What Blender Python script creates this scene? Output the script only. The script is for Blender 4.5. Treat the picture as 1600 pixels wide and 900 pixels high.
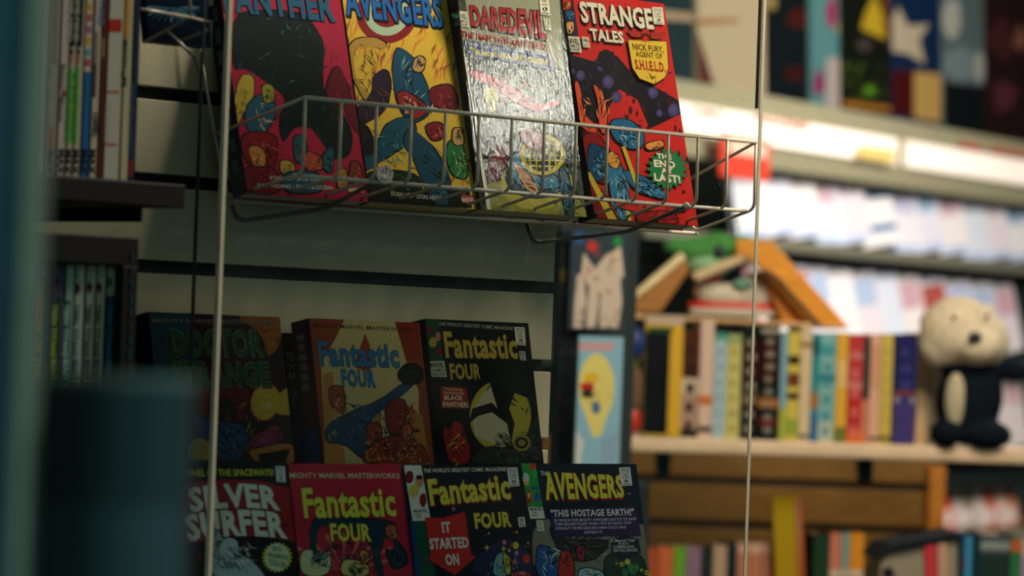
import bpy, bmesh, math, random
from mathutils import Vector, Matrix
import mathutils.geometry as mg

for o in list(bpy.data.objects): bpy.data.objects.remove(o)
SC = bpy.context.scene
COL = SC.collection
PI = math.pi

def lin(c):
    return c/12.92 if c <= .04045 else ((c+.055)/1.055)**2.4
def hexc(h):
    h = h.lstrip('#')
    return tuple(lin(int(h[i:i+2], 16)/255) for i in (0, 2, 4)) + (1.0,)

# ------------------------------------------------------------------ camera
# World: X runs along the slatwall, Y goes into it, Z up. Slatwall's right end is X=0, its face Y=0.
FPX = 5971.2; YAW = .80464; PITCH = .0166; ROLL = .03557
CP = Vector((-2.71536, -2.55602, -.06617))
FW = Vector((math.sin(YAW), math.cos(YAW), 0)); RT = Vector((math.cos(YAW), -math.sin(YAW), 0)); UP = Vector((0, 0, 1))
CF = FW*math.cos(PITCH) + UP*math.sin(PITCH); CU = UP*math.cos(PITCH) - FW*math.sin(PITCH)
CR = RT*math.cos(ROLL) + CU*math.sin(ROLL); CU = CU*math.cos(ROLL) - RT*math.sin(ROLL)
cd = bpy.data.cameras.new('camera'); cam = bpy.data.objects.new('camera', cd); COL.objects.link(cam)
cd.sensor_width = 36; cd.lens = FPX/1600*36; cd.clip_start = .05; cd.clip_end = 100
M = Matrix.Identity(4)
for i in range(3):
    M[i][0] = CR[i]; M[i][1] = CU[i]; M[i][2] = -CF[i]; M[i][3] = CP[i]
cam.matrix_world = M
cd.dof.use_dof = True; cd.dof.focus_distance = 3.66; cd.dof.aperture_fstop = 6.4
SC.camera = cam
FLOOR = -1.45; CEIL = 1.35

# ------------------------------------------------------------------ world, lamps, exposure
W = bpy.data.worlds.new('world'); SC.world = W; W.use_nodes = True
bg = W.node_tree.nodes['Background']; bg.inputs[0].default_value = (.15, .30, .29, 1); bg.inputs[1].default_value = .36
def area(name, loc, target, size, power, col, size_y=None, spread=PI):
    l = bpy.data.lights.new(name, 'AREA'); l.energy = power; l.color = col; l.size = size; l.spread = spread
    if size_y: l.shape = 'RECTANGLE'; l.size_y = size_y
    o = bpy.data.objects.new(name, l); COL.objects.link(o); o.location = loc
    o.rotation_euler = (Vector(target)-Vector(loc)).to_track_quat('-Z', 'Y').to_euler()
    return o
SC.view_settings.view_transform = 'Standard'; SC.view_settings.look = 'None'
SC.view_settings.exposure = 0.0; SC.view_settings.gamma = 1.0; SC.view_settings.use_curve_mapping = False
WARM = (1, .86, .68)
area('pendant_lamp_front', (.7, -.58, 1.2), (-.05, -.1, -.08), .45, 43, WARM)
area('ceiling_spot', (1.841, -1.547, 1.016), (-.093, -.03, .17), .08, 2.0, (1, .93, .84), size_y=.15)
area('ceiling_lamp_shelf', (1.5, .35, 1.3), (2.0, 1.3, -.1), .9, 50, (1, .86, .68))
area('ceiling_lamp_rack', (4.3, 1.5, 1.3), (4.4, 3.1, -.3), 1.2, 135, (1, .95, .9))
area('teal_foreground_fill', (-3.3, -1.7, .7), (-1.75, -1.6, -.2), .9, 4.4, (.66, .95, 1), spread=1.6)  # unseen fill lamp added to brighten the teal things at the left front

# ------------------------------------------------------------------ pixel <-> world
def ray(px, py): return CF + CR*((px-800)/FPX) + CU*((450-py)/FPX)
def project(p):
    d = Vector(p)-CP; z = d.dot(CF)
    return 800+FPX*d.dot(CR)/z, 450-FPX*d.dot(CU)/z
def at_depth(px, py, d): return CP + ray(px, py)*d
def on_plane(px, py, o, n):
    r = ray(px, py); t = (Vector(o)-CP).dot(n)/r.dot(n); return CP + r*t
def onY(px, py, Y): return on_plane(px, py, (0, Y, 0), Vector((0, 1, 0)))
def onX(px, py, X): return on_plane(px, py, (X, 0, 0), Vector((1, 0, 0)))

# ------------------------------------------------------------------ materials (colour comes from the face colours of each part)
def vmat(name, rough=.5, metal=0, spec=.5, bump=0, bscale=60, coat=0, noise=0, nscale=40, stretch=None):
    m = bpy.data.materials.new(name); m.use_nodes = True; nt = m.node_tree; b = nt.nodes['Principled BSDF']
    a = nt.nodes.new('ShaderNodeVertexColor'); a.layer_name = 'Col'
    src = a.outputs[0]
    tc = nt.nodes.new('ShaderNodeTexCoord'); mp = nt.nodes.new('ShaderNodeMapping'); nt.links.new(tc.outputs['Object'], mp.inputs[0])
    if stretch: mp.inputs['Scale'].default_value = stretch
    if noise:
        n = nt.nodes.new('ShaderNodeTexNoise'); n.inputs['Scale'].default_value = nscale; n.inputs['Detail'].default_value = 4
        nt.links.new(mp.outputs[0], n.inputs['Vector'])
        r = nt.nodes.new('ShaderNodeMapRange'); r.inputs[1].default_value = .3; r.inputs[2].default_value = .7
        r.inputs[3].default_value = 1-noise; r.inputs[4].default_value = 1+noise*.6
        nt.links.new(n.outputs[0], r.inputs[0])
        mx = nt.nodes.new('ShaderNodeVectorMath'); mx.operation = 'SCALE'
        nt.links.new(src, mx.inputs[0]); nt.links.new(r.outputs[0], mx.inputs['Scale']); src = mx.outputs[0]
    nt.links.new(src, b.inputs['Base Color'])
    b.inputs['Roughness'].default_value = rough; b.inputs['Metallic'].default_value = metal
    b.inputs['Specular IOR Level'].default_value = spec; b.inputs['Coat Weight'].default_value = coat
    if bump:
        n2 = nt.nodes.new('ShaderNodeTexNoise'); n2.inputs['Scale'].default_value = bscale; n2.inputs['Detail'].default_value = 3
        nt.links.new(mp.outputs[0], n2.inputs['Vector'])
        bp = nt.nodes.new('ShaderNodeBump'); bp.inputs['Strength'].default_value = bump; bp.inputs['Distance'].default_value = .002
        nt.links.new(n2.outputs[0], bp.inputs['Height']); nt.links.new(bp.outputs[0], b.inputs['Normal'])
    return m
PRINT = vmat('printed_cover_stock', .6, spec=.03, noise=.22, nscale=900, bump=.08, bscale=120)
GLOSS = vmat('laminated_cover_stock', .1, spec=.5, bump=.085, bscale=300, noise=.2, nscale=900, stretch=(1, .35, 1))
PAPER = vmat('paper_pages', .8, spec=.2, noise=.12, nscale=300, stretch=(1, 1, 1))
PAINT = vmat('satin_paint', .55, spec=.15, noise=.10, nscale=30, bump=.1)
MELA = vmat('slatwall_laminate', .55, spec=.35, noise=.12, nscale=6, bump=.15, bscale=300)
WIRE = vmat('powder_coated_wire', .32, spec=.55, noise=.08, nscale=200)
WOODM = vmat('varnished_wood', .45, spec=.4, noise=.28, nscale=18, bump=.1, stretch=(1, 1, 8))
PLUSH = vmat('plush_fur', .95, spec=.1, noise=.22, nscale=130, bump=1, bscale=220)
CLOTH = vmat('cloth', .9, spec=.1, noise=.2, nscale=120, bump=.6, bscale=300)
PLAST = vmat('moulded_plastic', .4, spec=.5)
CONC = vmat('floor_covering', .6, spec=.3, noise=.2, nscale=3)
def clear_mat():
    m = bpy.data.materials.new('clear_acrylic'); m.use_nodes = True; nt = m.node_tree; nt.nodes.clear()
    out = nt.nodes.new('ShaderNodeOutputMaterial'); tr = nt.nodes.new('ShaderNodeBsdfTransparent'); tr.inputs[0].default_value = (.97, .985, .975, 1)
    gl = nt.nodes.new('ShaderNodeBsdfGlossy'); gl.inputs['Roughness'].default_value = .08
    df = nt.nodes.new('ShaderNodeBsdfDiffuse'); df.inputs[0].default_value = (.7, .75, .7, 1)
    n = nt.nodes.new('ShaderNodeTexNoise'); n.inputs['Scale'].default_value = 9; n.inputs['Detail'].default_value = 6; n.inputs['Distortion'].default_value = .6
    tc = nt.nodes.new('ShaderNodeTexCoord'); nt.links.new(tc.outputs['Object'], n.inputs['Vector'])
    r = nt.nodes.new('ShaderNodeMapRange'); r.inputs[1].default_value = .35; r.inputs[2].default_value = .8; r.inputs[3].default_value = 0; r.inputs[4].default_value = .012
    nt.links.new(n.outputs[0], r.inputs[0])
    m1 = nt.nodes.new('ShaderNodeMixShader'); m2 = nt.nodes.new('ShaderNodeMixShader')
    fr = nt.nodes.new('ShaderNodeFresnel'); fr.inputs[0].default_value = 1.08
    nt.links.new(fr.outputs[0], m1.inputs[0]); nt.links.new(tr.outputs[0], m1.inputs[1]); nt.links.new(gl.outputs[0], m1.inputs[2])
    nt.links.new(r.outputs[0], m2.inputs[0]); nt.links.new(m1.outputs[0], m2.inputs[1]); nt.links.new(df.outputs[0], m2.inputs[2])
    nt.links.new(m2.outputs[0], out.inputs[0]); return m
CLEAR = clear_mat()
def emit_mat(name, s):
    m = bpy.data.materials.new(name); m.use_nodes = True; nt = m.node_tree; b = nt.nodes['Principled BSDF']
    a = nt.nodes.new('ShaderNodeVertexColor'); a.layer_name = 'Col'
    nt.links.new(a.outputs[0], b.inputs['Base Color']); nt.links.new(a.outputs[0], b.inputs['Emission Color']); b.inputs['Emission Strength'].default_value = s
    return m
LIT = emit_mat('backlit_panel', .25)

# ------------------------------------------------------------------ mesh builder
class MB:
    def __init__(s): s.v = []; s.f = []; s.c = []
    def poly(s, pts, col):
        i = len(s.v); s.v += [tuple(p) for p in pts]; s.f.append(list(range(i, i+len(pts)))); s.c.append(col)
    def box(s, a, b, col, skip=()):
        x0, y0, z0 = a; x1, y1, z1 = b; i = len(s.v)
        s.v += [(x0,y0,z0),(x1,y0,z0),(x1,y1,z0),(x0,y1,z0),(x0,y0,z1),(x1,y0,z1),(x1,y1,z1),(x0,y1,z1)]
        for f in ((0,3,2,1),(4,5,6,7),(0,1,5,4),(1,2,6,5),(2,3,7,6),(3,0,4,7)): s.f.append([i+k for k in f]); s.c.append(col)
    def prism(s, pts, d, col):
        # pts: 3D outline, extruded by vector d
        n = len(pts); i = len(s.v); d = Vector(d)
        s.v += [tuple(p) for p in pts]+[tuple(Vector(p)+d) for p in pts]
        s.f.append([i+k for k in range(n)][::-1]); s.f.append([i+n+k for k in range(n)]); s.c += [col, col]
        for k in range(n): s.f.append([i+k, i+(k+1) % n, i+n+(k+1) % n, i+n+k]); s.c.append(col)
    def tube(s, path, r, col, seg=8, fil=0):
        P = [Vector(p) for p in path]
        if fil:
            Q = [P[0]]
            for k in range(1, len(P)-1):
                a, b, c = P[k-1], P[k], P[k+1]
                d1 = min(fil, (a-b).length*.45); d2 = min(fil, (c-b).length*.45)
                p1 = b+(a-b).normalized()*d1; p2 = b+(c-b).normalized()*d2
                for t in (0, .25, .5, .75, 1): Q.append(p1*(1-t)**2+b*2*t*(1-t)+p2*t*t)
            Q.append(P[-1]); P = Q
        t0 = (P[1]-P[0]).normalized(); up = Vector((0, 0, 1)) if abs(t0.z) < .9 else Vector((1, 0, 0))
        nrm = t0.cross(up).normalized(); base = len(s.v)
        for k, p in enumerate(P):
            if k == 0: t = P[1]-P[0]
            elif k == len(P)-1: t = P[-1]-P[-2]
            else: t = (P[k]-P[k-1]).normalized()+(P[k+1]-P[k]).normalized()
            t.normalize(); nrm = (nrm - t*nrm.dot(t)).normalized(); bn = t.cross(nrm)
            for j in range(seg):
                an = 2*PI*j/seg; s.v.append(tuple(p+nrm*r*math.cos(an)+bn*r*math.sin(an)))
        for k in range(len(P)-1):
            for j in range(seg):
                a = base+k*seg+j; b = base+k*seg+(j+1) % seg
                s.f.append([a, b, b+seg, a+seg]); s.c.append(col)
        s.f.append([base+j for j in range(seg)][::-1]); s.c.append(col)
        e = base+(len(P)-1)*seg; s.f.append([e+j for j in range(seg)]); s.c.append(col)
    def ball(s, c, r, col, rx=1, ry=1, rz=1, seg=16, ring=10):
        i = len(s.v); c = Vector(c)
        for a in range(1, ring):
            th = PI*a/ring
            for b in range(seg):
                ph = 2*PI*b/seg
                s.v.append((c.x+r*rx*math.sin(th)*math.cos(ph), c.y+r*ry*math.sin(th)*math.sin(ph), c.z+r*rz*math.cos(th)))
        s.v += [(c.x, c.y, c.z+r*rz), (c.x, c.y, c.z-r*rz)]; t = len(s.v)-2
        for a in range(ring-2):
            for b in range(seg):
                p = i+a*seg+b; q = i+a*seg+(b+1) % seg; s.f.append([p, p+seg, q+seg, q]); s.c.append(col)
        for b in range(seg):
            s.f.append([t, i+b, i+(b+1) % seg]); s.c.append(col)
            l = i+(ring-2)*seg; s.f.append([t+1, l+(b+1) % seg, l+b]); s.c.append(col)
    def build(s, name, mat, parent=None, smooth=False, bevel=0, mw=None):
        me = bpy.data.meshes.new(name); me.from_pydata(s.v, [], s.f); me.update()
        ca = me.color_attributes.new('Col', 'FLOAT_COLOR', 'CORNER')
        buf = []
        for p, c in zip(me.polygons, s.c): buf += list(c)*p.loop_total
        ca.data.foreach_set('color', buf)
        me.materials.append(mat)
        if smooth: me.polygons.foreach_set('use_smooth', [True]*len(me.polygons))
        o = bpy.data.objects.new(name, me); COL.objects.link(o)
        if parent: o.parent = parent
        if mw: o.matrix_world = mw
        if bevel:
            md = o.modifiers.new('bevel', 'BEVEL'); md.width = bevel; md.segments = 2; md.limit_method = 'ANGLE'
        return o
def tag(o, label=None, cat=None, group=None, kind=None):
    if label: o['label'] = label
    if cat: o['category'] = cat
    if group: o['group'] = group
    if kind: o['kind'] = kind
    return o
def empty(name, mw, label=None, cat=None, group=None, kind=None):
    o = bpy.data.objects.new(name, None); COL.objects.link(o); o.empty_display_size = .02
    o.matrix_world = mw if isinstance(mw, Matrix) else Matrix.Translation(mw)
    return tag(o, label, cat, group, kind)
def frame(o, u, v):
    # x=u, y=v, z=out
    u = Vector(u).normalized(); v = Vector(v); v = (v-u*v.dot(u)).normalized(); n = u.cross(v)
    m = Matrix.Identity(4)
    for i in range(3): m[i][0] = u[i]; m[i][1] = v[i]; m[i][2] = n[i]; m[i][3] = o[i]
    return m

# ------------------------------------------------------------------ lettering
_txt = {}
def glyphs(s, bold):
    k = (s, bold)
    if k in _txt: return _txt[k]
    cu = bpy.data.curves.new('t', 'FONT'); cu.body = s; cu.size = 1; cu.offset = bold; cu.resolution_u = 2; cu.space_character = 1+bold*1.6
    ob = bpy.data.objects.new('t', cu); COL.objects.link(ob)
    dg = bpy.context.evaluated_depsgraph_get(); ev = ob.evaluated_get(dg); me = ev.to_mesh()
    vs = [tuple(v.co) for v in me.vertices]; fs = [list(p.vertices) for p in me.polygons]
    ev.to_mesh_clear(); bpy.data.objects.remove(ob); bpy.data.curves.remove(cu)
    xs = [v[0] for v in vs]; x0, x1 = min(xs), max(xs)
    H = .72
    r = ([((v[0]-x0)/(x1-x0), v[1]/H) for v in vs], fs)
    _txt[k] = r; return r

class Art:
    """flat print on the plane of a cover; points are given in photograph pixels"""
    def __init__(s, mw, w, h, lift=.0002):
        s.g = 1.0
        s.mw = mw; s.inv = mw.inverted(); s.w = w; s.h = h
        s.n = mw.to_3x3() @ Vector((0, 0, 1)); s.o = mw.translation; s.l = lift
        s.art = MB(); s.let = MB(); s.rng = random.Random(int(abs(s.o.x*1e4)))
    def L(s, px, py):
        p = s.inv @ on_plane(px, py, s.o, s.n); return (p.x, p.y)
    def lay(s): s.l += .000010; return s.l
    def clip(s, pts):
        for ax, lim, sg in ((0, 0, 1), (0, s.w, -1), (1, 0, 1), (1, s.h, -1)):
            out = []
            for i in range(len(pts)):
                a, b = pts[i-1], pts[i]; da = (a[ax]-lim)*sg; db = (b[ax]-lim)*sg
                if (da >= 0) != (db >= 0):
                    t = da/(da-db); out.append((a[0]+(b[0]-a[0])*t, a[1]+(b[1]-a[1])*t))
                if db >= 0: out.append(b)
            pts = out
            if len(pts) < 3: return None
        return pts
    def tri(s, q, col, z, mb=None):
        mb = mb or s.art
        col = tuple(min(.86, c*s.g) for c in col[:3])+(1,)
        ar = sum(q[i-1][0]*q[i][1]-q[i][0]*q[i-1][1] for i in range(len(q)))
        if abs(ar) < 1e-9: return
        v = [Vector((a, b, 0)) for a, b in q]
        try: tr = mg.tessellate_polygon([v])
        except Exception: return
        i = len(mb.v); mb.v += [(a, b, z) for a, b in q]
        for t in tr:
            t = list(t); p = [q[k] for k in t]
            if (p[1][0]-p[0][0])*(p[2][1]-p[0][1])-(p[2][0]-p[0][0])*(p[1][1]-p[0][1]) < 0: t.reverse()
            mb.f.append([i+k for k in t]); mb.c.append(col)
    def poly(s, pts, col, z=None):
        q = s.clip([s.L(*p) for p in pts])
        if q: s.tri(q, hexc(col), z or s.lay())
    def rect(s, x0, y0, x1, y1, col):   # in fractions of the cover
        q = [(s.w*a, s.h*b) for a, b in ((x0, y0), (x1, y0), (x1, y1), (x0, y1))]; s.tri(q, hexc(col), s.lay())
    def ell(s, cx, cy, rx, ry, col, n=28, rot=0, jit=0):
        z = s.lay(); P = []
        for k in range(n):
            a = 2*PI*k/n; j = 1+s.rng.uniform(-jit, jit); x = rx*j*math.cos(a); y = ry*j*math.sin(a)
            P.append((cx+x*math.cos(rot)-y*math.sin(rot), cy+x*math.sin(rot)+y*math.cos(rot)))
        s.poly(P, col, z)
    def star(s, cx, cy, r0, r1, n, col):
        s.poly([(cx+(r0 if k % 2 else r1)*math.cos(PI*k/n), cy+(r0 if k % 2 else r1)*math.sin(PI*k/n)) for k in range(2*n)], col)
    def strokes(s, x0, y0, x1, y1, n, col, ln=14, wd=2.2, ang=None, spread=.5):
        z = s.lay()
        for _ in range(n):
            x = s.rng.uniform(x0, x1); y = s.rng.uniform(y0, y1); a = (s.rng.uniform(0, PI) if ang is None else ang+s.rng.gauss(0, spread))
            l = ln*s.rng.uniform(.4, 1.1); w = wd*s.rng.uniform(.4, 1); c = s.rng.uniform(-.25, .25)*l
            dx, dy = math.cos(a), math.sin(a)
            P = [(x, y), (x+dx*l*.5-dy*(w+c), y+dy*l*.5+dx*(w+c)), (x+dx*l, y+dy*l), (x+dx*l*.5-dy*(c-w*.3), y+dy*l*.5+dx*(c-w*.3))]
            s.poly(P, col, z)
    def shard(s, pts, col, hi, ink='#0a1012', n=8):
        for _ in range(2):
            q = []
            for i in range(len(pts)):
                a, b = pts[i-1], pts[i]; q += [(a[0]*.78+b[0]*.22, a[1]*.78+b[1]*.22), (a[0]*.22+b[0]*.78, a[1]*.22+b[1]*.78)]
            pts = q
        pts = [(x+s.rng.uniform(-.5, .5), y+s.rng.uniform(-.5, .5)) for x, y in pts]
        n = int(n*1.7)
        """a flat coloured shape with an ink outline, highlights and ink hatching"""
        cx = sum(p[0] for p in pts)/len(pts); cy = sum(p[1] for p in pts)/len(pts)
        s.poly([(p[0]+(1.6 if p[0] > cx else -1.6), p[1]+(1.6 if p[1] > cy else -1.6)) for p in pts], ink)
        s.poly(pts, col)
        xs = [p[0] for p in pts]; ys = [p[1] for p in pts]
        ax = (max(xs)-min(xs))*.28; ay = (max(ys)-min(ys))*.28
        an = math.atan2(ay, ax)*(1 if s.rng.random() < .7 else -1)
        s.strokes(cx-ax, cy-ay, cx+ax, cy+ay, n, hi, ln=min(22, max(ax, ay)), wd=1.6, ang=an, spread=.5)
        s.strokes(cx-ax, cy-ay, cx+ax, cy+ay, n, ink, ln=min(26, max(ax, ay)*1.2), wd=1.8, ang=an, spread=.5)
    def text(s, t, p0, p1, h, col, out=None, ow=.05, bold=.02, sh=None, warp=None, slant=0, h2=None):
        L0 = Vector(s.L(*p0)); L1 = Vector(s.L(*p1)); d = L1-L0; W = d.length; u = d/W; v = Vector((-u.y, u.x))
        a = s.mw @ Vector((L0.x, L0.y, 0)); b = s.mw @ Vector((L0.x+v.x*.01, L0.y+v.y*.01, 0))
        pa, pb = project(a), project(b); sc = math.hypot(pb[0]-pa[0], pb[1]-pa[1])/.01
        H = h/sc; H2 = (h2/sc if h2 else H)
        def put(bo, c, dx=0, dy=0):
            z = s.lay(); vs, fs = glyphs(t, bo); i = len(s.let.v); c = tuple(min(.86, k*s.g) for k in hexc(c)[:3])+(1,)
            # keep extent of the un-fattened text
            for x, y in vs:
                hh = H+(H2-H)*x; yy = y*hh; xx = x*W+slant*yy
                if warp: yy += warp(x)*H
                q = L0+u*(xx+dx*H)+v*(yy+dy*H); s.let.v.append((q.x, q.y, z))
            for f in fs: s.let.f.append([i+k for k in f]); s.let.c.append(c)
        ow *= .62; bold *= .75
        if sh: put(bold+(ow if out else .01), sh, .035, -.055)
        if out: put(bold+ow, out)
        put(bold, col)
    def stamp(s, q, big=True):
        """small white approval stamp, q = 4 corners clockwise from top left"""
        s.poly(q, '#cfcab4')
        def at(u, v):
            a = [q[0][i]+(q[1][i]-q[0][i])*u for i in (0, 1)]; b = [q[3][i]+(q[2][i]-q[3][i])*u for i in (0, 1)]
            return (a[0]+(b[0]-a[0])*v, a[1]+(b[1]-a[1])*v)
        hh = math.hypot(q[3][0]-q[0][0], q[3][1]-q[0][1])
        for t, v in (('APPROVED', .17), ('BY THE', .30), ('COMICS', .45), ('CODE', .60), ('AUTHORITY', .97)):
            m = .08 if len(t) > 6 else .18
            s.text(t, at(m, v), at(1-m, v), hh*.095, '#14181a', bold=.03)
        c = at(.5, .75); s.ell(c[0], c[1], hh*.11, hh*.09, '#20262a', n=12)
        s.text('A', (c[0]-hh*.05, c[1]+hh*.055), (c[0]+hh*.05, c[1]+hh*.055), hh*.11, '#cfcab4', bold=.03)
    def finish(s, root, mat=PRINT):
        if s.art.f: s.art.build('cover_art', mat, root)
        if s.let.f: s.let.build('lettering', mat, root)

def book(label, mw, w, h, t, cover, spine, group, page='#b9b097', cat='book', name='comic_book', mat=PRINT, curl=0):
    """paperback: z=0 is the face of the front cover, pages behind it; spine at x=0"""
    r = empty(name, mw, label, cat, group)
    c = .0006; cc = hexc(cover); sp = hexc(spine); m = MB()
    m.box((0, 0, -c), (w, h, 0), cc); m.box((0, 0, -t), (w, h, -t+c), cc)
    m.box((-.0004, 0, -t), (c*1.4, h, 0), sp); m.build('cover', mat, r)
    g = MB(); n = 5
    g.box((c*1.4, .0012, -t+c), (w-.0015, h-.0015, -c), hexc(page)); g.build('pages', PAPER, r)
    return r

# ================================================================== STRUCTURE
m = MB(); m.box((-4, -4.5, FLOOR-.05), (9, 9, FLOOR), hexc('#5b5548')); tag(m.build('floor', CONC), kind='structure')
m = MB(); m.box((-4, -2.3, CEIL), (9, 9, CEIL+.05), hexc('#c8c2b0')); tag(m.build('ceiling', PAINT), kind='structure')
# slatwall panel carrying the racks
wall = MB(); wall.box((-2.2, .012, FLOOR), (0, .03, CEIL), hexc('#15120e')); wall = tag(wall.build('wall_left', MELA), kind='structure')
GZ = onY(865, 450, 0).z
k = -8
plank = MB(); plank.box((-2.2, 0, .0058), (0, .012, .0704), hexc('#b8b094')); pk = None
for k in range(-10, 10):
    z = GZ + k*.0762
    if z < FLOOR or z > CEIL-.08: continue
    if pk is None: pk = plank.build('plank', MELA, wall, bevel=.0008); pk.location = (0, 0, z)
    else: c = pk.copy(); COL.objects.link(c); c.parent = wall; c.location = (0, 0, z)
# ================================================================== WIRE BASKET
BX, S = -.4399, .6096/14
YT, ZT = -.1076, .1493; YF, ZF = -.1067, .085; YB, ZB = -.0209, .0617; LE = .2456
WC = hexc('#b4ab98')
zt_at = lambda i: ZT
yb_bend = YF-.008; zb_bend = ZF-.004
bask = empty('wire_basket', (BX, YB, ZB), 'white wire basket rack on the slatwall holding four comics face out', 'basket')
bi = Matrix.Translation((-BX, -YB, -ZB))
def P3(x, y, z): return (x-BX, y-YB, z-ZB)
up_top = ZB+.30
for i in range(15):
    x = BX+i*S; e = .0089*(1-i/14)-.0131*(i/14)*-1
    xb = x + (-.0089 if i == 0 else 0) + (.0131 if i == 14 else 0)
    xb = x + (-.0089)*(1-i/14) + (.0131)*(i/14)
    mb = MB()
    path = [P3(x, YT, ZT), P3(x, YT-.0005, ZF-.002), P3(xb, YB, ZB)]
    if i == 0: path += [Vector(P3(*onY(335, 207, -.014))), Vector(P3(*onY(296, -10, -.008)))]
    if i == 14: path += [P3(xb-.028, YB+.012, ZB+.03)]
    mb.tube(path, .00155, WC, fil=.008); mb.build('cross_wire', WIRE, bask, smooth=True)
for nm, a, b in (('top_wire', P3(BX-.001, YT, ZT), P3(BX+14*S+.001, YT, ZT)),
                 ('front_wire', P3(BX-.004, YF+.006, ZF-.004), P3(BX+14*S-.001, YF+.006, ZF-.004)),
                 ('back_wire', P3(BX-.002, YB-.002, ZB-.0025), P3(BX+14*S+.0131, YB-.002, ZB-.0025))):
    mb = MB(); mb.tube([a, b], .00185, hexc('#d2c6b6')); mb.build(nm, WIRE, bask, smooth=True)  # long wires coloured paler than the cross wires for the light on them
for x, pe in ((BX, onY(335, 211, -.014)), (BX+14*S, onX(1077, 280, BX+14*S+.0131))):
    mb = MB(); mb.tube([P3(x, YT, ZT), P3(*pe)], .00165, WC); mb.build('side_wire', WIRE, bask, smooth=True)
mb = MB(); mb.tube([P3(BX-.009, YB+.0165, ZB+.035), P3(BX+14*S-.02, YB+.0165, ZB+.035)], .0018, WC); mb.build('rear_wire', WIRE, bask, smooth=True)
# bracing brackets bent under the basket
for tip, k1, k2, k3, stick in (((1073, 321), (985, 361), (833, 380), (823, 350), 0), ((598, 277), (510, 326), (372, 346), (362, 322), 1)):
    p0 = onY(tip[0], tip[1], YF); X = p0.x
    pts = [P3(*p0), P3(*onX(k1[0], k1[1], X)), P3(*onY(k2[0], k2[1], -.02)), P3(*onY(k3[0], k3[1], -.012))]
    mb = MB(); mb.tube(pts, .0022, hexc('#4c4a40'), fil=.01); br = mb.build('bracket', WIRE, bask, smooth=True)
    mb = MB(); mb.ball(pts[0], .0032, hexc('#efe6d6')); mb.build('end_cap', PLAST, br, smooth=True)
# round speckled sticker clipped on the front wire
c0 = onY(602, 272, YF-.001)
st = MB(); n = 26
ring = [(c0.x+.0098*math.cos(2*PI*j/n), c0.y, c0.z+.0082*math.sin(2*PI*j/n)) for j in range(n)]
st.prism([P3(*q) for q in ring], (0, .0012, 0), hexc('#efe2d8'))
rg = random.Random(4)
for _ in range(70):
    a = rg.uniform(0, 6.28); rr = .0072*math.sqrt(rg.random()); q = (c0.x+rr*1.15*math.cos(a), c0.y-.0001, c0.z+rr*math.sin(a)); e = .0005
    st.poly([P3(q[0]-e, q[1], q[2]-e), P3(q[0]+e, q[1], q[2]-e), P3(q[0]+e, q[1], q[2]+e), P3(q[0]-e, q[1], q[2]+e)], hexc(rg.choice(['#7c3b3a', '#6d5560', '#4c7a52'])))
st.build('price_disc', PAINT, bask)

# ================================================================== COMICS : placement helper
def cover_frame(pA, pB, o, lean, hgt):
    """pA,pB: pixels of hinge-bottom & right-bottom on the lean plane through o"""
    v = Vector((0, math.sin(lean), math.cos(lean))); n = Vector((1, 0, 0)).cross(v)
    a = on_plane(pA[0], pA[1], o, n); b = on_plane(pB[0], pB[1], o, n)
    return a, b, v
TOPO = (0, -.0526, .0648); LT = .2456
vT = Vector((0, math.sin(LT), math.cos(LT))); nT = Vector((1, 0, 0)).cross(vT)
def top_book(xl, yb, xr, t, off, label, cover, spine, mat=PRINT, gr='comics face out in the wire basket'):
    o = Vector(TOPO)+nT*off
    a = on_plane(xl, yb, o, nT); b = on_plane(xr, yb+6, o, nT); w = b.x-a.x
    a = o+vT*0+Vector((a.x-o.x, 0, 0))
    mw = frame(a, (1, 0, 0), vT); h = w*1.505 if w > .15 else .2305
    return book(label, mw, w, .2305, t, cover, spine, gr, mat=mat), Art(mw, w, .2305)
def Z(ox, oy, s): return lambda *p: [(ox+p[i]/s, oy+p[i+1]/s) for i in range(0, len(p), 2)]
def z1(ox, oy, s): return lambda x, y: (ox+x/s, oy+y/s)

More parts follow.
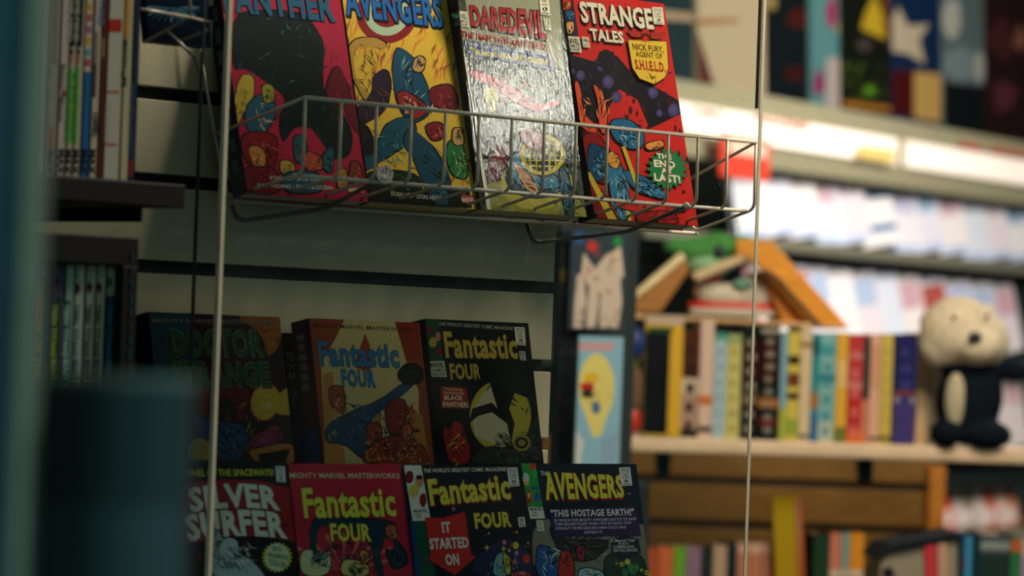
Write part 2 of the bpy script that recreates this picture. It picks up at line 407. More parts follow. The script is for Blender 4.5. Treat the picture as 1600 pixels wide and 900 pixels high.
# ---- 1: crimson comic
r, A = top_book(386, 303, 576, .018, 0, 'crimson comic with blue block title and a big dark shape, leftmost in the basket', '#9c1e38', '#1c2b33')
q = Z(340, 0, 2.6475); p1 = z1(340, 0, 2.6475)
A.rect(0, 0, 1, 1, '#a11f3c')
A.shard(q(60,60, 200,40, 340,50, 400,110, 440,190, 430,300, 440,400, 520,460, 560,560, 540,650, 480,660, 430,590, 380,520, 320,520, 270,600, 250,500, 290,400, 200,340, 110,280, 60,300), '#0d1a1c', '#17302f', n=26)
A.strokes(370, 20, 500, 130, 16, '#2c6664', ln=16, wd=2)
A.strokes(445, 150, 545, 240, 12, '#1d4547', ln=18, wd=2)
for pts, c, h in ((q(90,310, 150,310, 150,400, 120,440, 60,560, 60,470), '#b39a3c', '#1d4a2a'), (q(150,400, 230,380, 240,480, 190,560, 120,540, 110,460), '#24516a', '#c9b98a'),
                  (q(180,350, 230,350, 235,420, 190,430), '#8c8a34', '#1b3a1e'), (q(90,560, 180,540, 250,570, 240,690, 180,730, 110,660), '#7c1722', '#c26a3c'),
                  (q(120,600, 190,610, 200,690, 150,700), '#b9763c', '#d6b060'), (q(100,690, 240,690, 270,800, 110,800), '#6c1820', '#93303a'),
                  (q(310,560, 360,560, 370,660, 320,680), '#27505c', '#a3443c'), (q(360,620, 430,650, 440,700, 360,710), '#a8442c', '#c98a3c'),
                  (q(255,660, 310,670, 320,720, 260,720), '#b5953e', '#7a4528'), (q(270,710, 420,710, 440,800, 270,800), '#1f4a62', '#315e74'),
                  (q(470,290, 510,270, 540,380, 600,560, 560,540, 520,440, 440,400), '#5c1420', '#8c2434'), (q(550,660, 590,680, 600,760, 540,760), '#7c2a26', '#b9763c'),
                  (q(430,640, 480,600, 470,720, 440,700), '#1f4f55', '#38777a'), (q(500,700, 530,700, 540,770, 490,780), '#a8783a', '#b9963e')):
    A.shard(pts, c, h, n=6)
A.text('PANTHER', (350, 16), (524, 33), 47, '#1f5577', '#0a1114', .03, .045)
A.text('STAN LEE • JACK KIRBY', (421, 281), (506, 283.5), 6, '#b9b3a4')
A.text('ROY THOMAS • JOHN BUSCEMA', (402, 293), (521, 297), 6.4, '#b9b3a4')
A.poly([(542, 290), (566, 291), (568, 302), (544, 301)], '#a3343a'); A.text('MARVEL', (544, 300), (566, 301), 7, '#d8cdb4')
A.finish(r)
# spine lettering marks
sp = MB()
for k in range(9): sp.box((-.0009, .02+k*.02, -.0135), (-.0004, .033+k*.02, -.0065), hexc('#3d5a66'))
sp.build('spine_lettering', PRINT, r)

# ---- 2: yellow comic
r, A = top_book(579, 318, 759, .016, .0012, 'yellow comic with blue curved title over a red ring, second from left in the basket', '#c7a23a', '#131a1c')
A.rect(0, 0, 1, 1, '#cda73a')
A.strokes(535, 0, 740, 150, 70, '#c87c34', ln=48, wd=4, ang=PI/2+.25, spread=.25)
A.strokes(535, 0, 740, 150, 30, '#8f5a2a', ln=40, wd=4.5, ang=PI/2+.3, spread=.2)
A.strokes(690, 60, 750, 300, 20, '#c8743a', ln=50, wd=4, ang=PI/2+.3, spread=.2)
A.ell(604, 21, 48, 47, '#7f1a20'); A.ell(604, 21, 35, 35, '#9fb79a'); A.ell(604, 20, 24, 23, '#7f1a20')
for pts, c, h in ((q(540,170, 640,150, 700,180, 690,210, 600,190, 560,220, 570,330, 640,400, 620,440, 545,300), '#a9823a', '#4a2c1c'),
                  (q(640,310, 700,280, 720,360, 700,440, 640,500, 580,520, 560,450, 640,400), '#2a1c2e', '#6a4a3a'),
                  (q(735,190, 800,220, 880,380, 880,470, 800,520, 740,430, 720,300), '#1a4662', '#79b09a'),
                  (q(820,230, 860,240, 850,300, 800,290), '#b98a52', '#2a5a6c'),
                  (q(870,370, 960,340, 1000,420, 980,460, 930,450, 880,430), '#6c1a24', '#a04638'),
                  (q(740,380, 790,380, 880,450, 820,500, 750,440), '#8a2426', '#c9bb98'),
                  (q(700,500, 800,480, 830,560, 720,640, 600,720, 590,660, 660,600), '#1f4a5e', '#4f9a92'),
                  (q(790,520, 880,590, 960,720, 960,800, 900,830, 850,700, 760,600), '#1c4258', '#2f6a80'),
                  (q(850,520, 920,500, 950,560, 890,590), '#7c1e26', '#c8685c'),
                  (q(940,600, 1000,560, 1030,680, 1030,750, 960,720), '#2a6a3a', '#8fbf6a'),
                  (q(970,530, 1010,530, 1020,600, 970,600), '#b98a52', '#3c7a44'),
                  (q(600,720, 700,700, 830,720, 850,830, 640,830), '#142a22', '#2f6a34'),
                  (q(580,480, 640,560, 640,640, 590,640), '#16181c', '#3a3440')):
    A.shard(pts, c, h, n=8)
A.poly(q(600,770, 1040,790, 1050,860, 600,850), '#141a18')
A.shard(q(800,640, 860,700, 940,760, 960,850, 900,850, 840,740), '#1c4258', '#2f6a80', n=4)
A.strokes(585, 250, 750, 300, 26, '#3d7a34', ln=14, wd=3)
A.star(673, 171, 3, 9, 5, '#c9c3a8')
A.text('AVENGERS', (540, 22), (693, 42), 46, '#1d5ea2', '#0b1424', .035, .04, sh='#0b1424')
A.text('STAN LEE • DON HECK', (610, 306), (690, 314), 7, '#b9b3a4')
A.poly([(719, 305), (741, 306), (743, 318), (721, 317)], '#a3343a'); A.text('MARVEL', (721, 316), (741, 317), 8, '#d8cdb4')
A.finish(r)

# ---- 3: grey and green comic with the lamp's glare on it; its cover bows, so it is turned a little
o3 = Vector(TOPO)+nT*.0035
a3 = on_plane(750, 334, o3, nT); b3 = on_plane(918, 345, o3, nT)
v3 = Vector((0, math.sin(LT-.045), math.cos(LT-.045)))
mw3 = frame((a3.x, o3.y-.002, o3.z), (math.cos(.02), math.sin(.02), 0), v3)
w3 = b3.x-a3.x
r = book('grey topped comic with red block title and white glare, third from left in basket', mw3, w3, .2305, .022, '#85866f', '#10130f', 'comics face out in the wire basket', mat=GLOSS)
A = Art(mw3, w3, .2305)
q = Z(700, 0, 2.4325)
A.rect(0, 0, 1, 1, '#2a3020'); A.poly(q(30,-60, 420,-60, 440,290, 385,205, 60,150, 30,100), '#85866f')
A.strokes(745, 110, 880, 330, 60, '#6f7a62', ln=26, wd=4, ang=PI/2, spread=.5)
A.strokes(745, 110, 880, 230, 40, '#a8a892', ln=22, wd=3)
A.strokes(745, 110, 800, 330, 30, '#10160f', ln=30, wd=5, ang=PI/2+.3)
for pts, c, h in ((q(80,260, 170,290, 260,340, 330,400, 420,380, 425,400, 330,430, 240,380, 150,320, 90,300), '#9c2018', '#d0583c'),
                  (q(130,330, 190,340, 190,420, 150,430), '#a8a03c', '#d0c860'),
                  (q(170,570, 220,520, 230,620, 180,690, 170,780, 155,780, 150,640), '#6c1514', '#8a1f1c'),
                  (q(60,300, 130,460, 140,560, 90,420), '#14170f', '#30351f')):
    A.shard(pts, c, h, n=10)
A.poly(q(150,700, 300,660, 460,700, 560,860, 130,860), '#8c8a32')
A.strokes(770, 300, 900, 345, 26, '#4c4f1c', ln=26, wd=1.5, ang=0, spread=.4)
A.ell(838, 286, 56, 42, '#b5a93a'); A.ell(838, 277, 50, 34, '#1f3a44')
A.shard(q(215,600, 300,570, 420,680, 420,720, 260,710), '#3a7aa0', '#7ab0c4', n=14)
A.shard(q(240,610, 280,640, 330,690, 350,740, 300,730), '#c08a58', '#d8b080', n=5)
A.ell(847, 243, 36, 34, '#2a2a12'); A.ell(847, 242, 35, 32, '#c4b440'); A.ell(847, 242, 28, 26, '#1c1a10')
for k in range(-2, 3):
    A.poly([(846+k*10, 218), (849+k*10, 218), (849+k*10, 266), (846+k*10, 266)], '#b5a93a'); A.poly([(822, 241+k*9), (872, 241+k*9), (872, 243+k*9), (822, 243+k*9)], '#b5a93a')
A.shard(q(270,500, 330,490, 375,560, 340,580, 280,540), '#7c1715', '#a8302a', n=6)
A.shard(q(420,630, 450,640, 480,780, 470,840, 440,800), '#16405a', '#4a90ae', n=10)
A.strokes(875, 190, 905, 330, 24, '#2a6078', ln=14, wd=2.5)
A.strokes(875, 190, 905, 330, 24, '#0c1214', ln=16, wd=2.5)
A.poly([(725, 63.5), (858, 84), (867, 112), (729, 84)], '#15305c')
A.text('HOW CLOSE CAN YOU COME TO DYING!', (732, 71), (850, 87), 5.2, '#a9b0ac', bold=.015)
A.text('"The Secret of KA-ZAR\'S ORIGIN!"', (733, 83), (858, 103), 10, '#cdb83c', bold=.02)
A.text('DAREDEVIL', (735, 39), (852, 60), 31, '#8f1a16', '#160d0b', .03, .045, sh='#160d0b', h2=44)
A.text('THE MAN WITHOUT FEAR!', (720, 58), (853, 79), 10.5, '#8c1c17', bold=.035)
A.poly(q(-5,-30, 60,-20, 70,45, 5,38), '#2a4030'); A.strokes(703, -5, 722, 14, 9, '#8c2a22', ln=9, wd=2)
A.poly([(703.5, 16), (729, 18.5), (733, 43.5), (707.5, 40.5)], '#b8b29a')
A.text('MARVEL', (706, 28), (729, 30), 7.5, '#1c4a3c', bold=.04); A.text('COMICS', (708, 34.5), (729.5, 36.5), 4.6, '#1a201c'); A.text('GROUP', (709, 40), (730, 42), 4.6, '#1a201c')
A.stamp([(840, -14), (855, -12), (859, 25), (844, 23)])
A.poly([(848, 29), (858, 30.5), (860.5, 48), (850.5, 46.5)], '#c4bea8'); A.text('13', (851, 38.5), (857, 39.5), 8, '#14181a'); A.text('FEB', (851.5, 45), (858.5, 46), 4.5, '#14181a')
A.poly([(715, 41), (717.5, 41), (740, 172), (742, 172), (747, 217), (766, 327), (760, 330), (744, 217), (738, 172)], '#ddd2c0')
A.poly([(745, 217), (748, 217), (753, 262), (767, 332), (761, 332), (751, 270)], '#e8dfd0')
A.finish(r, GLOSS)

# ---- 4: red comic
r, A = top_book(929, 350, 1091, .02, .001, 'bright red comic with white block title and a green starburst, rightmost in basket', '#b01f1a', '#0e0d12')
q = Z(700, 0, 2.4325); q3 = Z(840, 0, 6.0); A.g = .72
A.rect(0, 0, 1, 1, '#b5201b')
A.rect(0, 0, .035, 1, '#141016')
A.poly(q(435,200, 560,235, 640,210, 700,280, 893,392, 893,430, 765,490, 720,380, 650,340, 600,430, 560,470, 480,420, 445,330), '#16101a')
A.strokes(890, 95, 1060, 190, 40, '#2c2542', ln=12, wd=3)
for cx, cy, rr in ((907, 118, 7), (950, 128, 9), (1020, 145, 8), (1052, 172, 9), (963, 152, 8), (1030, 177, 5), (894, 112, 4), (938, 106, 5)):
    A.ell(cx, cy, rr, rr*1.15, '#3a3460'); A.ell(cx-1, cy-1, rr*.6, rr*.7, '#4a4476')
A.ell(947, 93, 16, 15, '#120e14', jit=.12)
A.strokes(930, 80, 965, 110, 14, '#2a2238', ln=12, wd=2.5)
for cx, cy in ((983, 148), (990, 158), (985, 172), (995, 177), (1005, 170), (979, 183), (1055, 200), (1005, 215), (1000, 228), (1085, 280), (1060, 240), (1062, 205), (1074, 250), (1050, 330), (1075, 320), (1068, 300), (990, 205), (1045, 160), (1012, 200)):
    A.ell(cx, cy, A.rng.uniform(1.5, 5), A.rng.uniform(1.5, 6), '#3a0c10', n=9, jit=.3)
for k in range(60): A.ell(A.rng.uniform(900, 1085), A.rng.uniform(5, 340), .8, .8, '#5a1012', n=5)
A.shard(q(480,300, 500,330, 510,430, 560,480, 560,540, 500,470, 480,400), '#c8452a', '#e09040', n=6)
A.shard(q(545,310, 590,370, 605,450, 590,520, 570,480, 570,400), '#c8452a', '#e09040', n=6)
A.shard(q(500,520, 560,500, 600,560, 640,620, 620,700, 540,690, 510,620), '#7a1216', '#b52a20', n=8)
A.shard(q(530,540, 600,570, 640,640, 560,700, 525,640), '#173e5c', '#5aa0c0', n=16)
A.shard(q(610,460, 680,450, 740,500, 740,560, 680,570, 620,520), '#1d5a80', '#78b4c8', n=14)
A.shard(q(740,550, 810,530, 820,560, 760,575), '#c87a38', '#e0b060', n=5)
A.shard(q(600,600, 660,620, 700,830, 640,850, 610,720), '#2a6a8c', '#83bcd0', n=16)
A.shard(q(650,640, 740,670, 830,740, 810,760, 700,720), '#22587c', '#5aa0c0', n=14)
A.shard(q(610,570, 650,600, 640,650, 600,620), '#c88a34', '#5a1214', n=4)
A.shard(q(520,700, 560,690, 660,850, 620,860, 560,850), '#6c0f12', '#8c1a18', n=6)
A.poly(q(520,660, 535,655, 640,840, 610,845), '#b5a030'); A.poly(q(655,560, 668,555, 720,700, 705,700), '#b5a030'); A.poly(q(670,780, 682,780, 695,850, 675,850), '#b5a030')
A.shard(q(630,760, 760,800, 900,790, 900,802, 760,818, 640,790), '#a8231f', '#d04030', n=5)
A.shard(q(700,810, 850,800, 880,860, 740,870), '#7c1214', '#b52a20', n=8)
A.poly(q3(160,0, 320,0, 372,342, 222,336), '#231c3c')
A.shard(q3(200,-10, 300,-10, 300,80, 250,110, 215,60), '#a8231f', '#cda83c', n=6)
A.shard(q3(240,100, 330,110, 335,190, 280,200), '#1f4a6a', '#5a90a0', n=5)
A.shard(q3(255,210, 330,205, 325,300, 285,330, 260,290), '#b9854e', '#d8a870', n=5)
A.text('STRANGE', (907, 34), (1020, 45.5), 32, '#cfc6ae', '#14100f', .03, .05, sh='#14100f')
A.text('TALES', (921.5, 62.5), (973.5, 68), 18, '#cfc6ae', '#14100f', .04, .05, sh='#14100f')
A.poly([(877.5, 56.5), (903, 58.5), (907, 83), (882, 81)], '#c2bca6')
A.text('MARVEL', (880, 68), (903, 70), 8.5, '#14181a', bold=.05); A.text('COMICS', (882, 74), (903.5, 75.5), 4.6, '#14181a', bold=.035); A.text('GROUP', (883.5, 79.5), (904, 81), 4.6, '#14181a', bold=.035)
A.poly([(906.5, 58), (917.5, 59), (920, 75.5), (909, 74.5)], '#c2bca6'); A.text('146', (908.5, 66.5), (917.5, 67.5), 7, '#14181a'); A.text('JULY', (910, 73), (918.5, 73.8), 4, '#14181a')
A.stamp([(1016.5, 12), (1033, 12.5), (1036, 39.5), (1019.5, 38.5)])
# winged badge over the yellow shield
A.poly(q3(820,285, 900,300, 960,300, 965,350, 900,355, 850,330), '#6c1210'); A.poly(q3(1190,310, 1100,310, 1040,300, 1040,360, 1120,385, 1165,350), '#6c1210')
for k in range(4):
    A.poly(q3(838+k*6,296+k*14, 950,312+k*12, 950,317+k*12, 840+k*6,301+k*14), '#c8452a'); A.poly(q3(1178-k*6,318+k*14, 1050,314+k*14, 1050,319+k*14, 1176-k*6,323+k*14), '#c8452a')
A.ell(1006, 52, 6.5, 6, '#a8231f'); A.ell(1006, 56, 5, 3, '#1c0c0a')
A.poly(q3(826,374, 1200,390, 1216,640, 1184,736, 1080,802, 935,746, 870,645), '#1a120c'); A.poly(q3(833,381, 1194,396, 1209,640, 1179,730, 1080,794, 941,740, 876,640), '#cdab35')
A.star(1006, 62, 3, 9, 8, '#b0261c')
A.text('NICK FURY,', (986.5, 78), (1034.5, 83), 9.5, '#17130c', bold=.035); A.text('AGENT OF', (991, 89), (1033, 93), 8.5, '#17130c', bold=.03)
A.text('S.H.I.E.L.D.', (990.5, 108.5), (1038, 113.5), 15, '#9c1c18', '#1c0c0a', .02, .045)
A.strokes(1005, 112, 1020, 130, 7, '#20180c', ln=10, wd=1.6)
A.star(1040, 265, 26, 34.5, 18, '#0e1a10'); A.star(1040, 265, 25, 33, 18, '#226a3a')
for t, a, b, hh in (('THE', (1024, 248), (1047, 250), 8), ('END', (1020, 261), (1053, 263.5), 11), ('AT', (1031, 271), (1049, 272), 8), ('LAST!', (1020.5, 283), (1061, 287), 12)):
    A.text(t, a, b, hh, '#d8d0b8', '#0e1a10', .04, .045)
A.finish(r)

# ================================================================== MIDDLE ROW
def lean_book(tl, tr, Ytop, lean, t, label, cover, spine, group, h=.2286, yaw=0, name='comic_book', hmul=1):
    v = Vector((0, math.sin(lean), math.cos(lean)))
    a = onY(tl[0], tl[1], Ytop); b = onY(tr[0], tr[1], Ytop); w = b.x-a.x
    mw = frame(a-v*h, (1, 0, 0), v)
    A = Art(mw, w, h); A.g = {GM: .82, GB: 1.9}.get(group, 1)  # print gain paints shade onto the middle row, light onto the lower
    return book(label, mw, w, h, t, cover, spine, group, name=name), A
GM = 'comics on the middle ledge'; GB = 'comics on the lower ledge'
LM = .2016
# dark green title
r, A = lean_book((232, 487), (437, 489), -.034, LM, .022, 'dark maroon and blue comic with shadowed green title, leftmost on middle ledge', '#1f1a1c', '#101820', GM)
q = Z(210, 470, 3.3333)
A.rect(0, 0, 1, 1, '#281a22')
A.poly(q(40,60, 300,60, 320,200, 330,330, 90,400, 60,200), '#203c46'); A.shard(q(620,50, 760,60, 770,180, 740,260, 690,300, 660,160, 520,80), '#8c5522', '#a86c30', n=8)
A.strokes(225, 500, 300, 570, 14, '#3c2a2a', ln=24, wd=4)
A.shard(q(330,440, 540,430, 610,470, 560,650, 440,600, 320,600), '#5c1a20', '#8a2a28', n=12)
A.shard(q(430,520, 520,520, 530,600, 490,660, 430,620), '#24242a', '#8c4a2c', n=7)
A.ell(414, 628, 23, 30, '#c2302a', rot=.2); A.ell(414, 628, 21.5, 28.5, '#b9a035', rot=.2)
A.poly(q(740,490, 830,430, 840,600, 740,590), '#b9973a'); A.strokes(405, 612, 425, 645, 9, '#c9c6b0', ln=11, wd=2)
A.shard(q(300,590, 400,620, 560,640, 600,700, 560,830, 420,830, 330,700), '#1d3f66', '#3a6c96', n=22)
A.ell(312, 705, 17, 20, '#a89438'); A.strokes(297, 690, 322, 722, 16, '#6c5c22', ln=12, wd=2)
A.shard(q(600,720, 740,630, 780,710, 760,740, 600,770), '#70284c', '#984060', n=8)
A.shard(q(590,780, 830,730, 850,850, 640,850, 600,800), '#a86c36', '#7a4a24', n=4); A.poly(q(640,800, 810,770, 780,850, 660,850), '#141010')
A.strokes(380, 620, 420, 700, 14, '#9c8c38', ln=22, wd=2, ang=2.2)
A.text('MIGHTY MARVEL MASTERWORKS', (238, 504), (432, 507), 6.5, '#77776a', bold=.01)
A.text('DOCTOR', (268, 556), (414, 556), 41, '#1d4a28', '#8a9070', .02, .05, sh='#0a0e0c'); A.text('STRANGE', (268, 603), (424, 603), 38, '#1d4a28', '#8a9070', .02, .05, sh='#0a0e0c')
A.finish(r)
# thin dark comic, spine and sliver of cover showing
r, A = lean_book((444, 520), (492, 522), -.024, LM, .012, 'narrow sliver of black comic with white lettering, tucked behind the orange comic', '#131214', '#0c0d10', GM, h=.21)
A.rect(0, 0, 1, 1, '#17161a'); q = Z(210, 470, 3.3333)
A.poly(q(780,170, 870,170, 870,240, 780,240), '#3a1618')
A.text('TER', (447, 563), (464, 565), 13, '#8a8c84'); A.text('OF', (449, 576), (462, 577), 8, '#8a8c84'); A.text('APE', (450, 592), (468, 594), 12, '#8a8c84')
A.shard([(450, 608), (466, 606), (462, 640), (452, 635)], '#4a4540', '#77776a', n=4); A.shard([(455, 655), (472, 652), (474, 700), (458, 702)], '#1a2f5c', '#30508c', n=6)
A.strokes(450, 600, 474, 720, 16, '#6a2420', ln=12, wd=2.5)
A.finish(r)
# orange and cream
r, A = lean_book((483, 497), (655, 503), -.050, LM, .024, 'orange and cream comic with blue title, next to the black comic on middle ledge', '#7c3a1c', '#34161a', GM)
q = Z(450, 470, 3.3326)
A.rect(0, 0, 1, 1, '#7c3a1c')
A.poly(q(300,80, 550,90, 610,300, 680,470, 680,570, 740,850, 200,850, 170,330, 250,190), '#b3a670')
A.poly(q(180,380, 230,370, 300,850, 190,850), '#a87836'); A.poly(q(440,560, 560,500, 700,600, 740,850, 480,850), '#9c6c30'); A.poly(q(480,560, 560,560, 560,760, 490,760), '#b8ab78')
A.poly(q(550,90, 680,110, 680,300, 620,320), '#7c2a1c'); A.poly(q(400,170, 425,230, 430,360, 380,360, 340,340), '#8a3a20')
A.text('MIGHTY MARVEL MASTERWORKS', (489, 511), (646, 519), 6.5, '#241c16', bold=.012)
A.text('Fantastic', (499.5, 570), (625, 573), 38, '#2d6a94', '#161a20', .03, .045); A.text('FOUR', (534, 603), (588, 604), 26, '#2d6a94', '#161a20', .03, .05)
A.shard(q(190,650, 330,580, 470,520, 600,420, 660,440, 560,520, 440,610, 400,700, 420,800, 380,820, 300,740, 200,740), '#1d3f5c', '#30628a', n=22)
A.shard(q(560,390, 620,320, 700,350, 700,420, 620,440), '#101416', '#2a3438', n=5)
A.shard(q(210,450, 280,440, 300,530, 280,600, 220,540), '#8a4228', '#c9a070', n=7)
A.strokes(505, 640, 530, 680, 12, '#a89a60', ln=14, wd=2)
A.shard(q(500,540, 590,500, 620,560, 600,650, 700,670, 620,690, 520,700), '#6c2018', '#a83a24', n=12)
A.shard(q(400,640, 480,630, 490,760, 420,790), '#7a2c1a', '#b05a2c', n=12)
A.shard(q(380,800, 500,710, 620,700, 720,780, 740,850, 400,850), '#7a2a1a', '#b04a2a', n=34)
A.strokes(570, 690, 660, 722, 34, '#c8a050', ln=12, wd=1.6); A.shard(q(590,650, 640,640, 640,720, 600,740), '#a0402a', '#d0a060', n=6)
A.finish(r)
sp = MB(); sp.box((-.0009, .13, -.019), (-.0004, .21, -.006), hexc('#4a1c1a'))
for k in range(6): sp.box((-.0012, .165+k*.009, -.017), (-.0009, .171+k*.009, -.008), hexc('#6a5a50'))
sp.box((-.0009, .0, -.022), (-.0004, .13, -.003), hexc('#15304a')); sp.build('spine_print', PRINT, r)
# black and yellow
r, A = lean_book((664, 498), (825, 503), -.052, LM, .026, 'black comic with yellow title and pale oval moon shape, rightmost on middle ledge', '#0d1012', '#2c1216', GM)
A.rect(0, 0, 1, 1, '#101214')
A.ell(450+1105/3.3326, 470+600/3.3326, 48, 56, '#a8a030'); A.poly(q(1080,430, 960,560, 970,700, 1100,760, 1180,740, 1150,470), '#b9b292')
A.ell(450+1060/3.3326, 470+560/3.3326, 22, 40, '#b5ae8c', rot=.3); A.ell(450+1190/3.3326, 470+620/3.3326, 16, 34, '#aba438')
A.poly(q(980,330, 1080,300, 1200,320, 1270,400, 1280,520, 1180,480, 1150,560, 1180,640, 1160,740, 1140,640, 1060,580, 990,600, 940,640, 960,560, 1060,530, 1090,560, 1050,430), '#0f1214')
A.strokes(760, 570, 830, 650, 14, '#1d262a', ln=20, wd=3)
A.shard(q(960,800, 1040,750, 1130,770, 1250,700, 1300,570, 1340,700, 1350,850, 960,850), '#262e2e', '#4c5854', n=34)
for k in range(3): A.ell(450+1215/3.3326, 470+740/3.3326, 14-k*4, 13-k*4, '#8c8430' if k % 2 == 0 else '#1a1e1e')
A.shard(q(800,640, 850,690, 860,620, 910,640, 960,850, 830,850), '#8a1f1a', '#c23a2a', n=16); A.strokes(705, 665, 735, 722, 9, '#c8a83c', ln=16, wd=2.5)
A.poly(q(700,90, 780,85, 805,310, 730,305), '#16402a'); A.ell(676, 535, 6, 8, '#9c8c38'); A.ell(684, 526, 4, 7, '#a06a54'); A.ell(670, 515, 5, 6, '#5c1a1a'); A.ell(685, 549, 5, 7, '#6c1c1c')
A.text("THE WORLD'S GREATEST COMIC MAGAZINE!", (685, 508.5), (801, 516), 5.6, '#a3a694', bold=.012, slant=.15)
A.text('Fantastic', (696, 557.5), (809, 559), 40, '#a8953a', '#3c0f10', .03, .045); A.text('FOUR', (704, 592), (752, 592), 24, '#a8953a', '#3c0f10', .03, .045)
A.poly(q(985,330, 1050,300, 1060,380, 1000,420), '#0f1214')
A.poly(q(735,315, 812,312, 825,398, 745,396), '#a9ad98'); A.text('MARVEL', (672, 574), (693, 574), 7.5, '#123c34', bold=.05); A.text('COMICS', (674, 581), (694.5, 581), 4.8, '#14181a', bold=.03); A.text('GROUP', (675, 587.5), (695.5, 587.5), 4.8, '#14181a', bold=.03)
A.poly(q(792,446, 925,452, 942,560, 798,560), '#8c1f20')
A.text('Introducing', (694, 609), (722, 611), 4.5, '#c9b98a', bold=.01); A.text('THE SENSATIONAL', (692, 615.5), (725, 617), 4, '#c9b98a', bold=.01)
A.text('BLACK', (694, 624.5), (723, 625.5), 7, '#d0c8ac', bold=.035); A.text('PANTHER!', (692, 635.5), (731, 636.5), 8, '#d0c8ac', bold=.035)
A.stamp([(803, 511), (819, 511.5), (821, 540), (806, 539)])
A.poly(q(1200,262, 1232,264, 1238,312, 1206,310), '#a9ad98'); A.text('52', (812, 556), (818.5, 556.5), 6, '#14181a'); A.text('JULY', (813, 562.5), (820, 563), 4, '#14181a')
A.finish(r)
sp = MB(); sp.box((-.0009, .13, -.021), (-.0004, .224, -.004), hexc('#33141a')); sp.box((-.0009, 0, -.024), (-.0004, .13, -.002), hexc('#12283c'))
for k in range(6): sp.box((-.0012, .17+k*.009, -.018), (-.0009, .176+k*.009, -.008), hexc('#7a6c62'))
sp.build('spine_print', PRINT, r)

# ================================================================== BOTTOM ROW
LB = .21
# silver title
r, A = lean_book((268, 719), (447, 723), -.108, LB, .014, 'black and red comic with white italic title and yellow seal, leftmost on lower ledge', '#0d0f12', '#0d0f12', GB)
q = Z(290, 700, 4.324)
A.rect(0, 0, 1, 1, '#101216')
A.poly(q(-120,330, 20,240, 250,210, 500,220, 700,270, 750,640, 560,600, 300,590, 0,650, -120,700), '#7c1a1c')
A.strokes(300, 750, 460, 850, 20, '#571317', ln=30, wd=4)
A.text('SENTINEL OF THE SPACEWAYS!', (272, 744), (427.5, 743), 10.5, '#a8a030', bold=.04)
A.stamp([(430, 728.5), (444.5, 728.5), (446.5, 754), (432, 753)])
A.text('SILVER', (298, 799), (438, 796), 36, '#b9b7a6', '#14100f', .04, .06, slant=-.06, warp=lambda x: .18*math.sin(PI*x))
A.text('SURFER', (294, 844), (449, 840), 39, '#b9b7a6', '#14100f', .04, .06, slant=-.06, warp=lambda x: .18*math.sin(PI*x))
A.strokes(300, 850, 400, 900, 20, '#5c1a1c', ln=10, wd=3)
A.shard(q(200,700, 270,600, 350,620, 360,720, 470,780, 560,900, 180,900, 120,660, 180,560), '#8f9c9c', '#c8cfc8', n=26)
A.shard(q(120,620, 200,540, 250,600, 200,650, 240,760, 180,720), '#7f9098', '#c8cfc8', n=8)
A.star(432.5, 871, 20, 24.5, 22, '#a3a838'); A.ell(432.5, 871, 18, 21.5, '#b5ba98')
for t, a, b, hh in (('BIG', (426, 861), (439, 862), 8), ('PREMIERE', (418, 871), (450, 875), 7.5), ('ISSUE', (420, 882), (446, 888), 9)): A.text(t, a, b, hh, '#1f5a34', bold=.03)
A.finish(r)
# red with yellow title
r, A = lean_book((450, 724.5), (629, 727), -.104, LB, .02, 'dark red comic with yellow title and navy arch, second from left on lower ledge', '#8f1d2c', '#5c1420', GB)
A.rect(0, 0, 1, 1, '#971e30')
A.strokes(460, 780, 640, 900, 40, '#7c1526', ln=50, wd=3, ang=PI/2, spread=.7)
for k in range(9):
    a = -PI*(.12+.095*k); A.poly([(537, 893), (537+95*math.cos(a)-3*math.sin(a), 893+60*math.sin(a)+3*math.cos(a)), (537+95*math.cos(a)+3*math.sin(a), 893+60*math.sin(a)-3*math.cos(a))], '#b9584a')
A.shard(q(880,460, 1000,470, 1250,480, 1400,500, 1430,560, 1350,600, 1300,700, 1340,865, 1280,865, 1250,640, 1150,560, 1000,540, 920,520, 880,600, 890,760, 950,830, 900,840, 850,760, 840,560), '#142a38', '#1f4456', n=30)
A.shard(q(1350,520, 1420,520, 1420,600, 1390,630, 1350,580), '#8c4a30', '#b98a5c', n=6)
A.shard(q(1400,600, 1500,720, 1500,780, 1400,830, 1340,680, 1420,700), '#122430', '#1f4456', n=14)
A.shard(q(770,700, 860,680, 860,780, 940,760, 970,680, 980,760, 960,865, 780,865), '#a9a880', '#5c9a8c', n=26)
A.shard(q(1060,750, 1160,760, 1240,800, 1230,865, 1040,865), '#a89c58', '#142a38', n=16)
A.shard(q(1170,690, 1230,700, 1240,770, 1190,780), '#a87038', '#142a38', n=6)
A.text('MIGHTY MARVEL MASTERWORKS', (452, 747), (624, 747.5), 8.5, '#c8a888', bold=.012)
A.text('Fantastic', (475, 808), (619, 805), 46, '#c4ae3c', '#161210', .03, .045); A.text('FOUR', (517, 845), (580, 845), 27, '#c4ae3c', '#161210', .03, .05)
A.finish(r)
